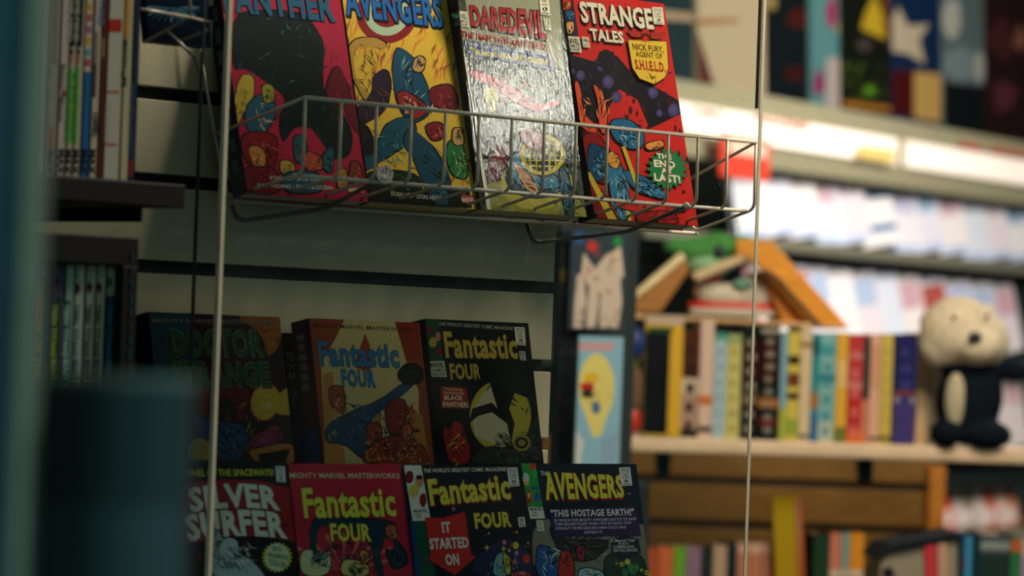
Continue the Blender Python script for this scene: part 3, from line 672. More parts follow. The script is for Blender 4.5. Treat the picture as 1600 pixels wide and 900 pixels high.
# navy with red arrow
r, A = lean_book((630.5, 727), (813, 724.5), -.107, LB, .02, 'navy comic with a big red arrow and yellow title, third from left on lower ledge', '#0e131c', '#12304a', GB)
q = Z(630, 700, 3.902)
A.rect(0, 0, 1, 1, '#10151c')
A.poly(q(45,440, 130,430, 200,780, 90,780), '#17402e'); A.poly(q(30,440, 58,440, 110,780, 75,780), '#15305a')
A.shard(q(420,700, 560,560, 700,560, 820,700, 840,780, 420,780), '#1c2444', '#30406c', n=8)
for cx, cy, rr, c in ((615, 575, 12, '#b06a70'), (685, 595, 18, '#a8a838'), (645, 625, 9, '#b97a3a'), (690, 640, 12, '#a86a78'), (680, 690, 13, '#b04a5c'), (750, 675, 24, '#a8281f'), (610, 615, 11, '#a8963a'), (665, 590, 9, '#b5532f'), (760, 580, 5, '#b9b58c'), (305, 372, 10, '#8c5a6c'), (520, 520, 5, '#b9b58c'), (500, 535, 4, '#a06a4c'), (690, 515, 7, '#a8873a'), (765, 600, 5, '#8c3a3a'), (672, 515, 4, '#c2302a'), (745, 600, 4, '#a8963a')):
    A.ell(630+cx/3.902, 700+cy/3.902, rr/3.902, rr*1.25/3.902, c, n=14)
A.star(630+508/3.902, 700+607/3.902, 1.5, 5.5, 4, '#b9ae38')
A.shard(q(560,650, 620,630, 640,680, 640,780, 540,780), '#5c8a9c', '#9cc4c0', n=10); A.shard(q(600,640, 645,660, 655,760, 630,780), '#b5a93a', '#8c7a20', n=6)
A.shard(q(660,760, 740,750, 790,780, 660,800), '#a02a4a', '#c8607a', n=6); A.strokes(762, 870, 830, 900, 22, '#c0a83a', ln=6, wd=1.5)
A.poly(q(0,105, 105,100, 165,442, 55,446), '#c4bcae')
for cx, cy, rx, ry, c in ((35, 178, 27, 40, '#5c1618'), (95, 205, 26, 38, '#a87458'), (62, 265, 33, 42, '#a8a040'), (118, 318, 22, 42, '#6c181c')): A.ell(630+cx/3.902, 700+cy/3.902, rx/3.902, ry/3.902, c, n=16, jit=.06)
A.ell(630+95/3.902, 700+180/3.902, 5.5, 4, '#201814', n=10); A.ell(630+62/3.902, 700+285/3.902, 4, 5, '#b98a68', n=10)
A.text('MARVEL', (646, 801), (667.5, 800), 4.5, '#14181a', bold=.045); A.text('COMICS', (648, 805.5), (658, 805), 2.6, '#14181a'); A.text('GROUP', (648.5, 809.5), (658, 809), 2.6, '#14181a')
A.text("THE WORLD'S GREATEST COMIC MAGAZINE!", (661, 738.5), (790, 736), 6.2, '#c2bda6', bold=.025, slant=.15)
A.text('Fantastic', (672, 788.5), (798, 778), 40, '#c4ac3a', '#6c1a18', .03, .045, sh='#6c1a18'); A.text('FOUR', (742, 825), (799, 822), 23, '#c4ac3a', '#6c1a18', .03, .05, sh='#6c1a18')
A.stamp([(791, 731), (807.5, 730.5), (811, 759.5), (795, 761)])
A.poly(q(694,424, 736,420, 744,480, 702,484), '#c2bca6'); A.text('29', (811, 816.5), (817, 816), 6.5, '#14181a'); A.text('AUG', (811.5, 821.8), (818.5, 821.3), 3.8, '#14181a')
A.poly(q(128,422, 235,428, 372,388, 412,655, 445,658, 312,778, 146,680, 166,664), '#8f1c1c'); A.poly(q(130,424, 235,430, 370,390, 410,657, 440,660, 311,773, 150,681, 168,666), '#a82422')
A.text('IT', (690.5, 832), (704, 831), 16, '#d0c8b0', bold=.055); A.text('STARTED', (671, 858), (732, 855), 16.5, '#d0c8b0', bold=.05); A.text('ON', (696, 883), (717, 882), 17, '#d0c8b0', bold=.055)
A.finish(r)
# navy with purple caption
r, A = lean_book((813, 724), (994, 722.5), -.098, LB, .016, 'navy comic with yellow title and purple caption box, rightmost on lower ledge', '#0d1a26', '#101c28', GB)
A.rect(0, 0, 1, 1, '#0e1c28')
A.shard(q(780,520, 850,440, 900,430, 900,540, 1200,560, 1440,450, 1500,500, 1540,800, 800,800), '#66685c', '#8c8e80', '#2a302c', n=50)
A.shard(q(890,470, 960,560, 1240,560, 1250,600, 1160,680, 1060,690, 960,640, 900,540), '#20282a', '#4c524c', n=22)
A.shard(q(1230,640, 1450,640, 1500,800, 1220,800), '#1c3430', '#30504a', n=10)
A.shard(q(810,600, 870,590, 940,690, 950,790, 810,790), '#1c4a86', '#4a84b5', n=16); A.strokes(838, 850, 872, 890, 8, '#c8c8b8', ln=26, wd=2, ang=.9)
A.shard(q(965,620, 1030,640, 1050,790, 940,790, 950,700), '#a02422', '#c9463a', n=10)
A.shard(q(1050,600, 1110,600, 1100,690, 1070,690), '#7c1c30', '#a83a50', n=5)
A.shard(q(1070,740, 1130,730, 1220,760, 1220,800, 1060,800), '#7ca0ac', '#c0d0d0', n=8)
for cx, cy, rr, c in ((1365, 695, 17, '#a8a838'), (1330, 710, 15, '#8c8c34'), (1300, 700, 10, '#77863a'), (1400, 735, 32, '#2a7a44'), (1480, 760, 14, '#a8963a'), (1350, 760, 20, '#2a6a3c'), (1500, 770, 12, '#a8a838'), (1405, 705, 12, '#4c3a28'), (1450, 745, 9, '#a8a838')):
    A.ell(630+cx/3.902, 700+cy/3.902, rr/3.902, rr*1.2/3.902, c, n=12, jit=.12)
A.strokes(955, 875, 1010, 900, 22, '#101a14', ln=8, wd=1.8)
A.poly(q(715,90, 802,90, 848,362, 755,364), '#1f7a34')
for cx, cy, rx, ry, c in ((785, 115, 18, 22, '#a82a24'), (745, 185, 20, 32, '#9aa8a8'), (748, 215, 17, 16, '#b98a5c'), (765, 300, 17, 45, '#8c2420'), (765, 290, 9, 18, '#b9a03a'), (815, 300, 20, 30, '#1f4a86'), (800, 160, 14, 30, '#2a8c3c'), (800, 245, 26, 9, '#123c6c')): A.ell(630+cx/3.902, 700+cy/3.902, rx/3.902, ry/3.902, c, n=14, jit=.1)
A.poly(q(757,362, 848,362, 862,430, 772,433), '#c4bcae'); A.text('MARVEL', (827.5, 798), (847, 797.5), 4.2, '#14181a', bold=.045); A.text('COMICS', (830, 802.5), (839, 802), 2.6, '#14181a'); A.text('GROUP', (830.5, 806.5), (839, 806), 2.6, '#14181a')
A.poly(q(806,442, 848,440, 857,506, 816,508), '#c2bca6'); A.text('12', (840, 821), (845.5, 820.8), 6, '#14181a'); A.text('JAN', (840.5, 827), (847, 826.8), 3.8, '#14181a')
A.text('THE', (844, 743), (856, 744), 7, '#c2bda6', bold=.03); A.text('AVENGERS', (852, 779), (975, 776), 42, '#cdb03a', '#7c1f1a', .03, .05, sh='#7c1f1a', h2=34)
A.stamp([(966, 731), (983.5, 730), (987, 758.5), (970, 760)]); A.text('IND.', (980, 773), (985, 773), 2.5, '#8a8c84')
A.poly(q(888,372, 1415,360, 1447,535, 915,542), '#2c1f46')
A.text('"THIS HOSTAGE EARTH!"', (860, 807.5), (990, 805), 10.5, '#c8c2b0', bold=.04)
for t, y, a, b in (('IN WHICH THE MIGHTY AVENGERS BATTLE TO SAVE', 815.5, 865, 993), ('THEIR BELOVED PLANET FROM A FATE SO DEADLY THAT', 821.5, 866, 986), ('NONE BUT THE MACABRE MOLE MAN COULD HAVE', 828, 867, 977), ('DEVISED IT!', 834, 912, 940)):
    A.text(t, (a, y), (b, y-2.6*(b-a)/130), 4.4, '#b5a9b8', bold=.012, slant=.15)
A.star(630+1345/3.902, 700+600/3.902, 17, 21, 16, '#10202c'); A.poly(q(1265,560, 1430,555, 1445,640, 1270,645), '#10202c')
for t, y, a, b, hh in (('A Marvel Tale', 847.5, 953, 991, 5), ('OF MOST', 851.5, 965, 982, 3), ('COMPELLING', 857, 957, 990, 4.5), ('EXCELLENCE!', 862.5, 958, 995, 4.5)): A.text(t, (a, y), (b, y-.8), hh, '#b5c0c0', bold=.02)
A.finish(r)

# ledges that carry the two lower rows (out of sight behind the comics)
def ledge(z, y0, label, lip=True):
    e = empty('acrylic_ledge', (-.3, y0, z), label, 'shelf'); m = MB(); m.box((-.32, 0, -.004), (.27, -y0, 0), hexc('#8a8f88')); m.build('tray', PLAST, e, bevel=.0008)
    if not lip: return
    m = MB(); m.box((-.32, -.004, 0), (.27, -.001, .02), hexc('#8a8f88')); m.build('lip', PLAST, e, bevel=.0008)
zc = lambda px, py, Y, lean: onY(px, py, Y).z-.2286*math.cos(lean)
ledge(zc(744, 500, -.05, LM)-.001, -.098, 'clear ledge on the slatwall under the middle row of comics', False)
ledge(zc(720, 725, -.105, LB)-.002, -.19, 'clear ledge on the slatwall under the lower row of comics')
#==PART2==
# ================================================================== ACRYLIC PANE in front of the basket
a = onY(1187, 300, -.135); b = onY(347, 300, -.135)
X0, X1 = b.x, a.x; PZ0, PZ1 = -.42, .42
e = empty('acrylic_screen', (X0, -.135, PZ0), 'tall clear acrylic pane with pale sawn edges standing before the wire basket', 'screen')
W_ = X1-X0; H_ = PZ1-PZ0
m = MB(); m.box((.003, 0, 0), (W_-.003, .004, H_), hexc('#d8e0d8')); m.build('sheet', CLEAR, e)
for x in (0, W_-.0042):
    m = MB(); m.box((x, -.0002, 0), (x+.0042, .0008 if x else .0045, H_), hexc('#b8b29c')); m.build('sawn_edge', PAINT, e)
m = MB(); m.box((W_-.0075, .0008, .60), (W_-.0052, .0035, H_), hexc('#3a3830')); m.build('scuffed_edge', PAINT, e)
rg = random.Random(9); m = MB()
for _ in range(90):
    px = 1165-abs(rg.gauss(0, 40)); py = rg.choice([rg.uniform(130, 190), rg.uniform(290, 360), rg.uniform(0, 700), rg.uniform(690, 730)])
    p = onY(px, py, -.136); dx = rg.uniform(-.0005, .0005); dz = rg.uniform(.0003, .0016)
    q = p-Vector((X0, -.135, PZ0)); m.prism([(q.x, q.y, q.z), (q.x+.00025, q.y, q.z), (q.x+dx+.00025, q.y, q.z+dz), (q.x+dx, q.y, q.z+dz)], (0, .0002, 0), hexc('#b8b6a6'))
m.build('scratches', PAINT, e)['kind'] = 'stuff'
m = MB(); p = onY(303, 300, -.128); m.tube([(0, 0, 0), (0, 0, .55)], .0016, hexc('#101c22')); r = m.build('added_rod', WIRE, smooth=True)  # rod made up to draw a dark upright line beside the pane
pb = onY(298, 575, -.128); r.location = (pb.x, pb.y, pb.z); tag(r, 'added thin dark rod standing in for an upright line left of the acrylic pane', 'rod')

# ================================================================== LEFT: neighbour basket, book shelves
YS = -.2
nb = empty('wire_basket', onY(297, 30, -.15), 'small grey wire basket at the top left holding a blue comic', 'basket')
o = nb.location.copy()
def nbw(nm, pts, r_=.0014):
    m = MB(); m.tube([Vector(p)-o for p in pts], r_, hexc('#7e7c6c'), fil=.004); m.build(nm, WIRE, nb, smooth=True)
nbw('top_wire', [onY(170, 6, -.15), onY(297, 27, -.15)])
nbw('side_wire', [onY(226, 66, -.09), onY(297, 27, -.15), onY(324, 34, -.12)])
nbw('back_wire', [onY(278, 66, -.1), onY(324, 47, -.12)])
nbw('cross_wire', [onY(296, -30, -.15), onY(297, 30, -.15)])
nbw('lower_wire', [onY(262, 50, -.13), onY(303, 88, -.12), onY(314, 120, -.115)])
v = Vector((0, math.sin(.15), math.cos(.15))); nn = Vector((1, 0, 0)).cross(v)
oo = Vector((0, -.085, .17)); pa = on_plane(232, 64, oo, nn); pb = on_plane(330, 74, oo, nn)
mw = frame(pa, (1, 0, 0), v); w = pb.x-pa.x
r = book('deep blue comic with pale petal shapes in the small top left basket', mw, w, .2286, .008, '#14304e', '#0e2034', None); A = Art(mw, w, .2286)
A.rect(0, 0, 1, 1, '#12283e')
for k in range(13):
    a = PI*k/12; cx, cy = 268, 12
    A.poly([(cx, cy), (cx+34*math.cos(a)-3*math.sin(a), cy+18*math.sin(a)+3), (cx+46*math.cos(a), cy+24*math.sin(a)), (cx+34*math.cos(a)+3*math.sin(a), cy+18*math.sin(a)-3)], '#386e90' if k % 2 else '#6a9ab0')
A.strokes(236, 0, 325, 60, 30, '#0c1c2c', ln=22, wd=2.5); A.poly([(232, 45), (330, 50), (330, 80), (232, 72)], '#101a30')
A.finish(r)
# red comic whose edge shows left of the crimson one
oo = Vector((0, -.075, .2)); v = vT; nn = nT
pa = on_plane(336, 60, oo, nn); pb = on_plane(372, 60, oo, nn); pc = on_plane(352, 84, oo, nn)
mw = frame((pa.x+.004, pc.y, pc.z), (1, 0, 0), vT)
mw = frame(Vector((BX-.001, YB-.052, ZB+.245))+Vector((-.004, .0, -.02)), (1, 0, 0), vT)

def spine_row(items, Y, zb, dep, gr):
    """spine-out books on a shelf: (x0,x1,ytop px,colour,label,draw)"""
    for x0, x1, yb, yt, col, lab, drw in items:
        p = onY(x0, yb, Y); q2 = onY(x1, yb, Y); tp = onY(x0, yt, Y)
        w = q2.x-p.x; h = min(tp.z-zb, .30)
        r = empty('book', (p.x, Y, zb), lab, 'book', gr)
        c = hexc(col); m = MB()
        m.box((0, 0, 0), (w-.0004, .0006, h), c); m.box((0, 0, 0), (.0006, dep, h), c); m.box((w-.001, 0, 0), (w-.0004, dep, h), c); m.build('cover', PRINT, r)
        m = MB(); m.box((.0006, .0006, .001), (w-.001, dep-.002, h-.002), hexc('#a59c84')); m.build('pages', PAPER, r)
        mw = frame((p.x, Y, zb), (1, 0, 0), (0, 0, 1)); A = Art(mw, w-.0004, h)
        drw(A); A.finish(r)
        for ch in r.children:
            if ch.name.startswith(('cover_art', 'lettering')): ch.matrix_local = Matrix.Rotation(PI/2, 4, 'X')
zs1 = onY(150, 278, YS).z
def vt(t, x, y0, y1, h, col): return lambda A: A.text(t, (x, y0), (x-(y1-y0)*.036, y1), h, col, bold=.04)
def maxm(A, x, c='#14161a'): A.text('MAX', (x-4, 233), (x-5.5, 272), 9, c, bold=.06)
def combo(*f):
    def g(A):
        for k in f: k(A)
    return g
def P_(pts, c): return lambda A: A.poly(pts, c)
def bar(x0, x1, y0, y1, c): return lambda A: A.poly([(x0+(140-y0)*.04, y0), (x1+(140-y0)*.04, y0), (x1+(140-y1)*.04, y1), (x0+(140-y1)*.04, y1)], c)
G1 = 'spine out books on the upper left shelf'
items = [
 (60, 70, 276, -80, '#8c8c7c', 'pale worn spine at the far left of the upper left shelf', combo(vt('GREY HARBOR', 62, 110, 215, 5, '#5a5c54'))),
 (71, 87, 276, -80, '#8e7f76', 'pinkish grey book, spine mottled, second from left on upper left shelf', combo(bar(71, 86, -60, 100, '#6c5048'), bar(72, 86, 200, 230, '#8a3c30'), vt('MEN   WITH   WINGS', 76, 105, 200, 6, '#3a3432'), lambda A: maxm(A, 80))),
 (88, 101, 276, -80, '#b0a398', 'cream pink spine with small red dot on the upper left shelf', combo(lambda A: A.ell(100, 146, 3.5, 5, '#8c2a2a'), vt('Bitter  Moon', 95, 100, 190, 7, '#5a4a5a'), lambda A: maxm(A, 96))),
 (102, 112.5, 276, -80, '#aaa08c', 'cream book with black top and green panel, left of its twin', combo(bar(103, 114, -90, 73, '#14181a'), bar(104, 112, 105, 226, '#3f9a28'), bar(105, 112, 80, 100, '#8c6a52'), bar(105, 112, 77, 83, '#14181a'), vt('CRIME MIND', 109, -20, 65, 6, '#a9a898'), vt('the further adventures', 105, 112, 220, 5, '#2a6a1c'), lambda A: maxm(A, 107))),
 (113, 124.5, 276, -80, '#aaa08c', 'cream book with black top and green panel, right of its twin', combo(bar(114, 125, -90, 73, '#14181a'), bar(113, 123, 105, 226, '#3f9a28'), bar(115, 123, 80, 100, '#8c6a52'), bar(115, 123, 77, 83, '#14181a'), vt('CRIME MIND', 119, -20, 65, 6, '#a9a898'), vt('the further adventures', 115, 112, 220, 5, '#2a6a1c'), lambda A: maxm(A, 119))),
 (125.5, 138, 276, -80, '#235a8c', 'blue spine with cream lettered upper half on the upper left shelf', combo(bar(125, 140, -90, 112, '#b5ab94'), lambda A: [A.poly([(131+(140-y)*.04, y), (139+(140-y)*.04, y), (139+(130-y)*.04, y+12), (131+(130-y)*.04, y+12)], c) for y, c in ((5, '#b98a3c'), (22, '#a05040'), (40, '#8c5a7c'), (58, '#b0943c'), (76, '#5a8a9c'), (92, '#9c4a5a'))], lambda A: maxm(A, 132))),
 (139, 151, 276, -80, '#aaa290', 'cream white spine with dark name low down on the upper left shelf', combo(bar(139, 150, 50, 100, '#7c6a5c'), bar(142, 150, 100, 152, '#4a4038'), vt('CAMPBELL', 146, 175, 215, 7, '#1c1c1c'), vt('9 AND', 156, 0, 40, 7, '#4a6a9c'), lambda A: maxm(A, 145))),
 (152, 160, 276, -80, '#5c2a24', 'narrow dark red spine on the upper left shelf', combo(bar(152, 160, 60, 90, '#8a7a5c'), bar(152, 160, 180, 225, '#3a1c1c'))),
 (161, 186, 278, -80, '#a8a698', 'broad white spine with a red block and thin red lines on upper left shelf', combo(bar(161, 186, 30, 50, '#9c2c20'), bar(161, 186, 142, 145, '#a8321f'), bar(161, 186, 224, 227, '#a8321f'), bar(166, 172, 160, 220, '#9c9a8c'))),
 (187, 200, 280, -80, '#a8a284', 'cream spine with yellow top and black lettering, near right end of upper left shelf', combo(bar(189, 198, -90, 60, '#b9873a'), bar(186, 189, -60, 280, '#8c6a2c'), vt('MOON LIFE', 192, 62, 135, 8, '#1c1c18'))),
 (201, 211, 278, -80, '#1e2c44', 'dark blue spine with red foot at the right end of the upper left shelf', combo(bar(201, 211, 250, 275, '#8c2420'), vt('NIGHT WATCH OF THE CITY', 204, 130, 245, 5, '#4a5a70'))),
]
spine_row(items, YS, zs1, .155, G1)
# upper left dark shelf
pr = onY(284, 322, YS); m = MB(); zl = onY(200, 320, YS).z
e = empty('wall_shelf', (pr.x, 0, zs1), 'dark shelf board fixed to the slatwall under the upper left books', 'shelf')
m.box((-1.0, YS-.004, zl-zs1), (0, -.001, -.0006), hexc('#0a0a09')); m.build('board', PAINT, e, bevel=.001)
m = MB(); m.box((-.02, -.17, zl-zs1-.012), (-.016, -.001, zl-zs1-.0005), hexc('#0a0a09')); m.build('bracket', PAINT, e)
# lower left cubby with title spines
G2 = 'spine out books in the lower left box'
zt = onY(120, 366, YS-.004).z; zt2 = onY(120, 411, YS-.004).z; zb2 = onY(120, 625, YS-.004).z
xr = onY(216, 420, YS-.004).x; xr2 = onY(181, 480, YS-.004).x
e = empty('book_box', (xr, 0, zb2), 'black open fronted box holding white and teal spines, lower left', 'box')
for nm, q1, q2 in (('top_board', (-.42, YS-.004, zt2-zb2), (0, -.001, zt-zb2)), ('bottom_board', (-.42, YS-.004, -.012), (0, -.001, 0)), ('side_board', (-.016, YS-.004, .0002), (0, -.001, zt2-zb2-.0002)), ('back_board', (-.42, -.012, .0002), (-.0165, -.001, zt2-zb2-.0002))):
    m = MB(); m.box(q1, q2, hexc('#090a0a')); m.build(nm, PAINT, e, bevel=.0008)
def tt(x, c, c2=None, t='TEEN TITANS', y0=475, y1=558):
    return combo(vt(t, x, y0, y1, 7.5, c), vt('BEAST BOY', x-2, y1+3, y1+60, 7.5, c2 or c))
def dia(x, y, c='#4a1c24'): return lambda A: A.poly([(x, y-11), (x+4.5, y), (x, y+11), (x-4.5, y)], c)
its = [
 (60, 76, 600, 412, '#1c3c54', 'dark blue spine with orange lettering at left of the black box', combo(bar(56, 75, 380, 416, '#23344a'), vt('SHADOW OF THE', 60, 440, 590, 10, '#a8843c'), lambda A: A.ell(68, 428, 3, 4, '#a8843c'))),
 (77.5, 96, 600, 412, '#4a4a5c', 'grey violet spine with a dark green lettered lower half in the black box', combo(P_([(79, 466), (95, 466), (91, 640), (76, 640)], '#20402c'), dia(88, 440), tt(82, '#98a84a', '#8c9c50'))),
 (97, 111, 600, 413, '#8ea394', 'pale green spine with a teal lettered panel in the black box', combo(P_([(98, 470), (111, 470), (107, 640), (96, 640)], '#1d5a5c'), tt(101, '#a3b8ac'), bar(100, 112, 420, 455, '#86a07c'))),
 (112, 127, 600, 413, '#a8aea0', 'off white spine with dark letters beside the teal one in the black box', combo(dia(121, 451), lambda A: A.strokes(117, 417, 124, 436, 8, '#3c6a48', ln=9, wd=2), tt(116, '#303848', '#3c2c5c'))),
 (129.5, 144.5, 600, 414, '#a8ac94', 'off white spine, second of the three alike with dark letters in the black box', combo(dia(140, 449), lambda A: A.strokes(137, 417, 144, 436, 8, '#3c6a48', ln=9, wd=2), tt(135, '#2c3034', '#1c1c3c'))),
 (145, 160, 600, 414, '#b0a98c', 'cream spine with dark letters, right of the three alike in the black box', combo(dia(155, 449), lambda A: A.strokes(152, 417, 159, 436, 8, '#3c6a48', ln=9, wd=2), tt(150, '#2c2c2c', '#1c1c3c'))),
 (162, 179, 600, 416, '#1b4058', 'dark blue spine with grey green top at the right end of the black box', combo(P_([(163, 410), (181, 410), (180, 462), (164, 462)], '#8c9c88'), lambda A: A.ell(171, 441, 5, 8, '#3c5a4a'), tt(169, '#3c6a7c', '#6c8088'))),
]
spine_row(its, YS+.006, zb2, .15, G2)
sp = MB()
for k, ch in enumerate(range(9)):
    p = onY(207-k*.6, 400+k*22, YS-.0045); q = p-e.location; sp.box((q.x-.0008, q.y-.0002, q.z-.0035), (q.x+.0012, q.y, q.z+.0035), hexc('#27414a'))
sp.build('side_print', PRINT, e)

# ================================================================== FOREGROUND at the left
def fbox(x0, x1, y0, y1, d, th, col, mat, nm, parent, org):
    p = at_depth(x0, y0, d); q2 = at_depth(x1, y1, d); c = (p+q2)/2
    w = abs((q2-p).dot(RT)); h = abs((q2-p).z)
    m = MB(); m.box((-w/2, -th/2, -h/2), (w/2, th/2, h/2), hexc(col)); o = m.build(nm, mat, parent, bevel=.0015)
    return o, c
ang = -YAW
rootm = Matrix.Translation(at_depth(20, 450, 1.45))@Matrix.Rotation(ang, 4, 'Z'); rootm[2][3] = FLOOR
e = empty('door_frame', rootm, 'blurred teal upright frame member at the left edge close to the camera', 'frame')
m = MB(); m.box((-.09, -.01, 0), (.001, .03, CEIL-FLOOR-.01), hexc('#1d424a')); m.build('post', PAINT, e, bevel=.001)
m = MB(); m.box((.0012, -.004, 0), (.0085, .024, CEIL-FLOOR-.01), hexc('#8fa08c')); m.build('edge_strip', PAINT, e, bevel=.001)
pt = at_depth(180, 588, 1.5)
rootm = Matrix.Translation(pt)@Matrix.Rotation(ang, 4, 'Z'); rootm[2][3] = FLOOR
e = empty('display_stand', rootm, 'blurred dark teal stand with a paler lower panel, close to the camera at lower left', 'stand')
H0 = pt.z-FLOOR; hs = 240/FPX*1.5/2; h2 = H0-205/FPX*1.5
m = MB(); m.box((-hs, 0, 0), (hs, .03, H0-.004), hexc('#34484a')); m.build('body', PAINT, e, bevel=.002)
m = MB(); m.box((-hs-.0005, -.001, H0-.0038), (hs+.0005, .031, H0), hexc('#6c8478')); m.build('top_cap', PAINT, e, bevel=.001)
m = MB(); m.box((-hs+.001, -.002, .1), (hs-.001, -.0002, h2), hexc('#42585a')); m.build('lower_panel', PAINT, e, bevel=.0005)

# ================================================================== BACKGROUND
def cam_dir(alpha):     # horizontal direction making angle alpha with the picture plane (positive: right side recedes)
    return RT*math.cos(alpha)+FW*math.sin(alpha)
class Fr:
    """upright frame: x along the shelf, y away from the viewer, z up"""
    def __init__(s, px, py, d, alpha):
        s.o = at_depth(px, py, d); s.u = cam_dir(alpha); s.n = Vector((s.u.y, -s.u.x, 0)); s.a = math.atan2(s.u.y, s.u.x)
        s.m = Matrix.Translation(s.o)@Matrix.Rotation(s.a, 4, 'Z'); s.inv = s.m.inverted()
    def at(s, px, py, y=0):      # local point on the plane at local depth y
        return s.inv@on_plane(px, py, s.o-s.n*y, s.n)
    def mat(s, x, y, z, rz=0): return s.m@Matrix.Translation((x, y, z))@Matrix.Rotation(rz, 4, 'Z')
def book_spine(F, x0, x1, yb, yt, y, dep, col, label, group, zb=None, bands=(), lean=0, rows=0, txt='#2c2420', name='book', h=None):
    a = F.at(x0, yb, y); b = F.at(x1, yb, y); t = F.at((x0+x1)/2, yt, y); z = a.z if zb is None else zb
    w = (b.x-a.x)*.985; hh = h or (t.z-z); mw = F.mat(a.x, y, z)@Matrix.Rotation(lean, 4, 'Y')
    r = empty(name, mw, label, 'book', group); m = MB(); c = hexc(col); k = min(.0012, w*.2)
    m.box((0, 0, 0), (w, k, hh), c); m.box((0, k, 0), (k, dep, hh), c); m.box((w-k, k, 0), (w, dep, hh), c); m.build('cover', PRINT, r)
    m = MB(); m.box((k, k, .002), (w-k, dep-.003, hh-.003), hexc('#c2b496')); m.build('pages', PAPER, r)
    if bands or rows:
        m = MB()
        for b0, b1, bc in bands: m.box((.0004, -.0006, hh*b0), (w-.0004, -.00005, hh*b1), hexc(bc))
        rg = random.Random(int(x0))
        for i in range(rows):
            zz = hh*(.06+.88*i/rows); m.box((w*.28, -.0011, zz), (w*rg.uniform(.6, .78), -.0007, zz+hh*.45/rows), hexc(txt))
        m.build('spine_print', PRINT, r)
    return r
# --- brown slatwall at the back with its wooden end post
FB = Fr(1170, 800, 6.95, .03)
wb = empty('wall_back', FB.m); wb['kind'] = 'structure'
xl = FB.at(850, 700).x; xr = FB.at(1452, 800).x
g1 = FB.at(1300, 757).z; g2 = FB.at(1300, 825).z; sp_ = g1-g2
m = MB(); m.box((xl, .012, FLOOR-FB.o.z), (xr, .03, g1+sp_), hexc('#2a1a0c')); m.build('backing', MELA, wb)
k0 = None
for k in range(-14, 5):
    z = g1+k*sp_
    if z < FLOOR-FB.o.z or z+sp_ > g1+sp_*1.01+.001: continue
    if k0 is None:
        m = MB(); m.box((xl, 0, sp_*.09), (xr, .011, sp_*.91), hexc('#8a6428')); k0 = m.build('plank', WOODM, wb, bevel=.001); k0.location = (0, 0, z)
    else: c = k0.copy(); COL.objects.link(c); c.parent = wb; c.location = (0, 0, z)
p = FB.at(1451, 800, -.05); p2 = FB.at(1476, 800, -.05)
zt = FB.at(1460, 728, -.05).z
m = MB(); m.box((0, 0, 0), (p2.x-p.x, .045, zt+FB.o.z-FLOOR), hexc('#d08428'))
o = m.build('wooden_post', WOODM, bevel=.001, mw=FB.mat(p.x, -.05, FLOOR-FB.o.z)); tag(o, 'orange brown wooden post at the right end of the brown slatted wall', 'post')
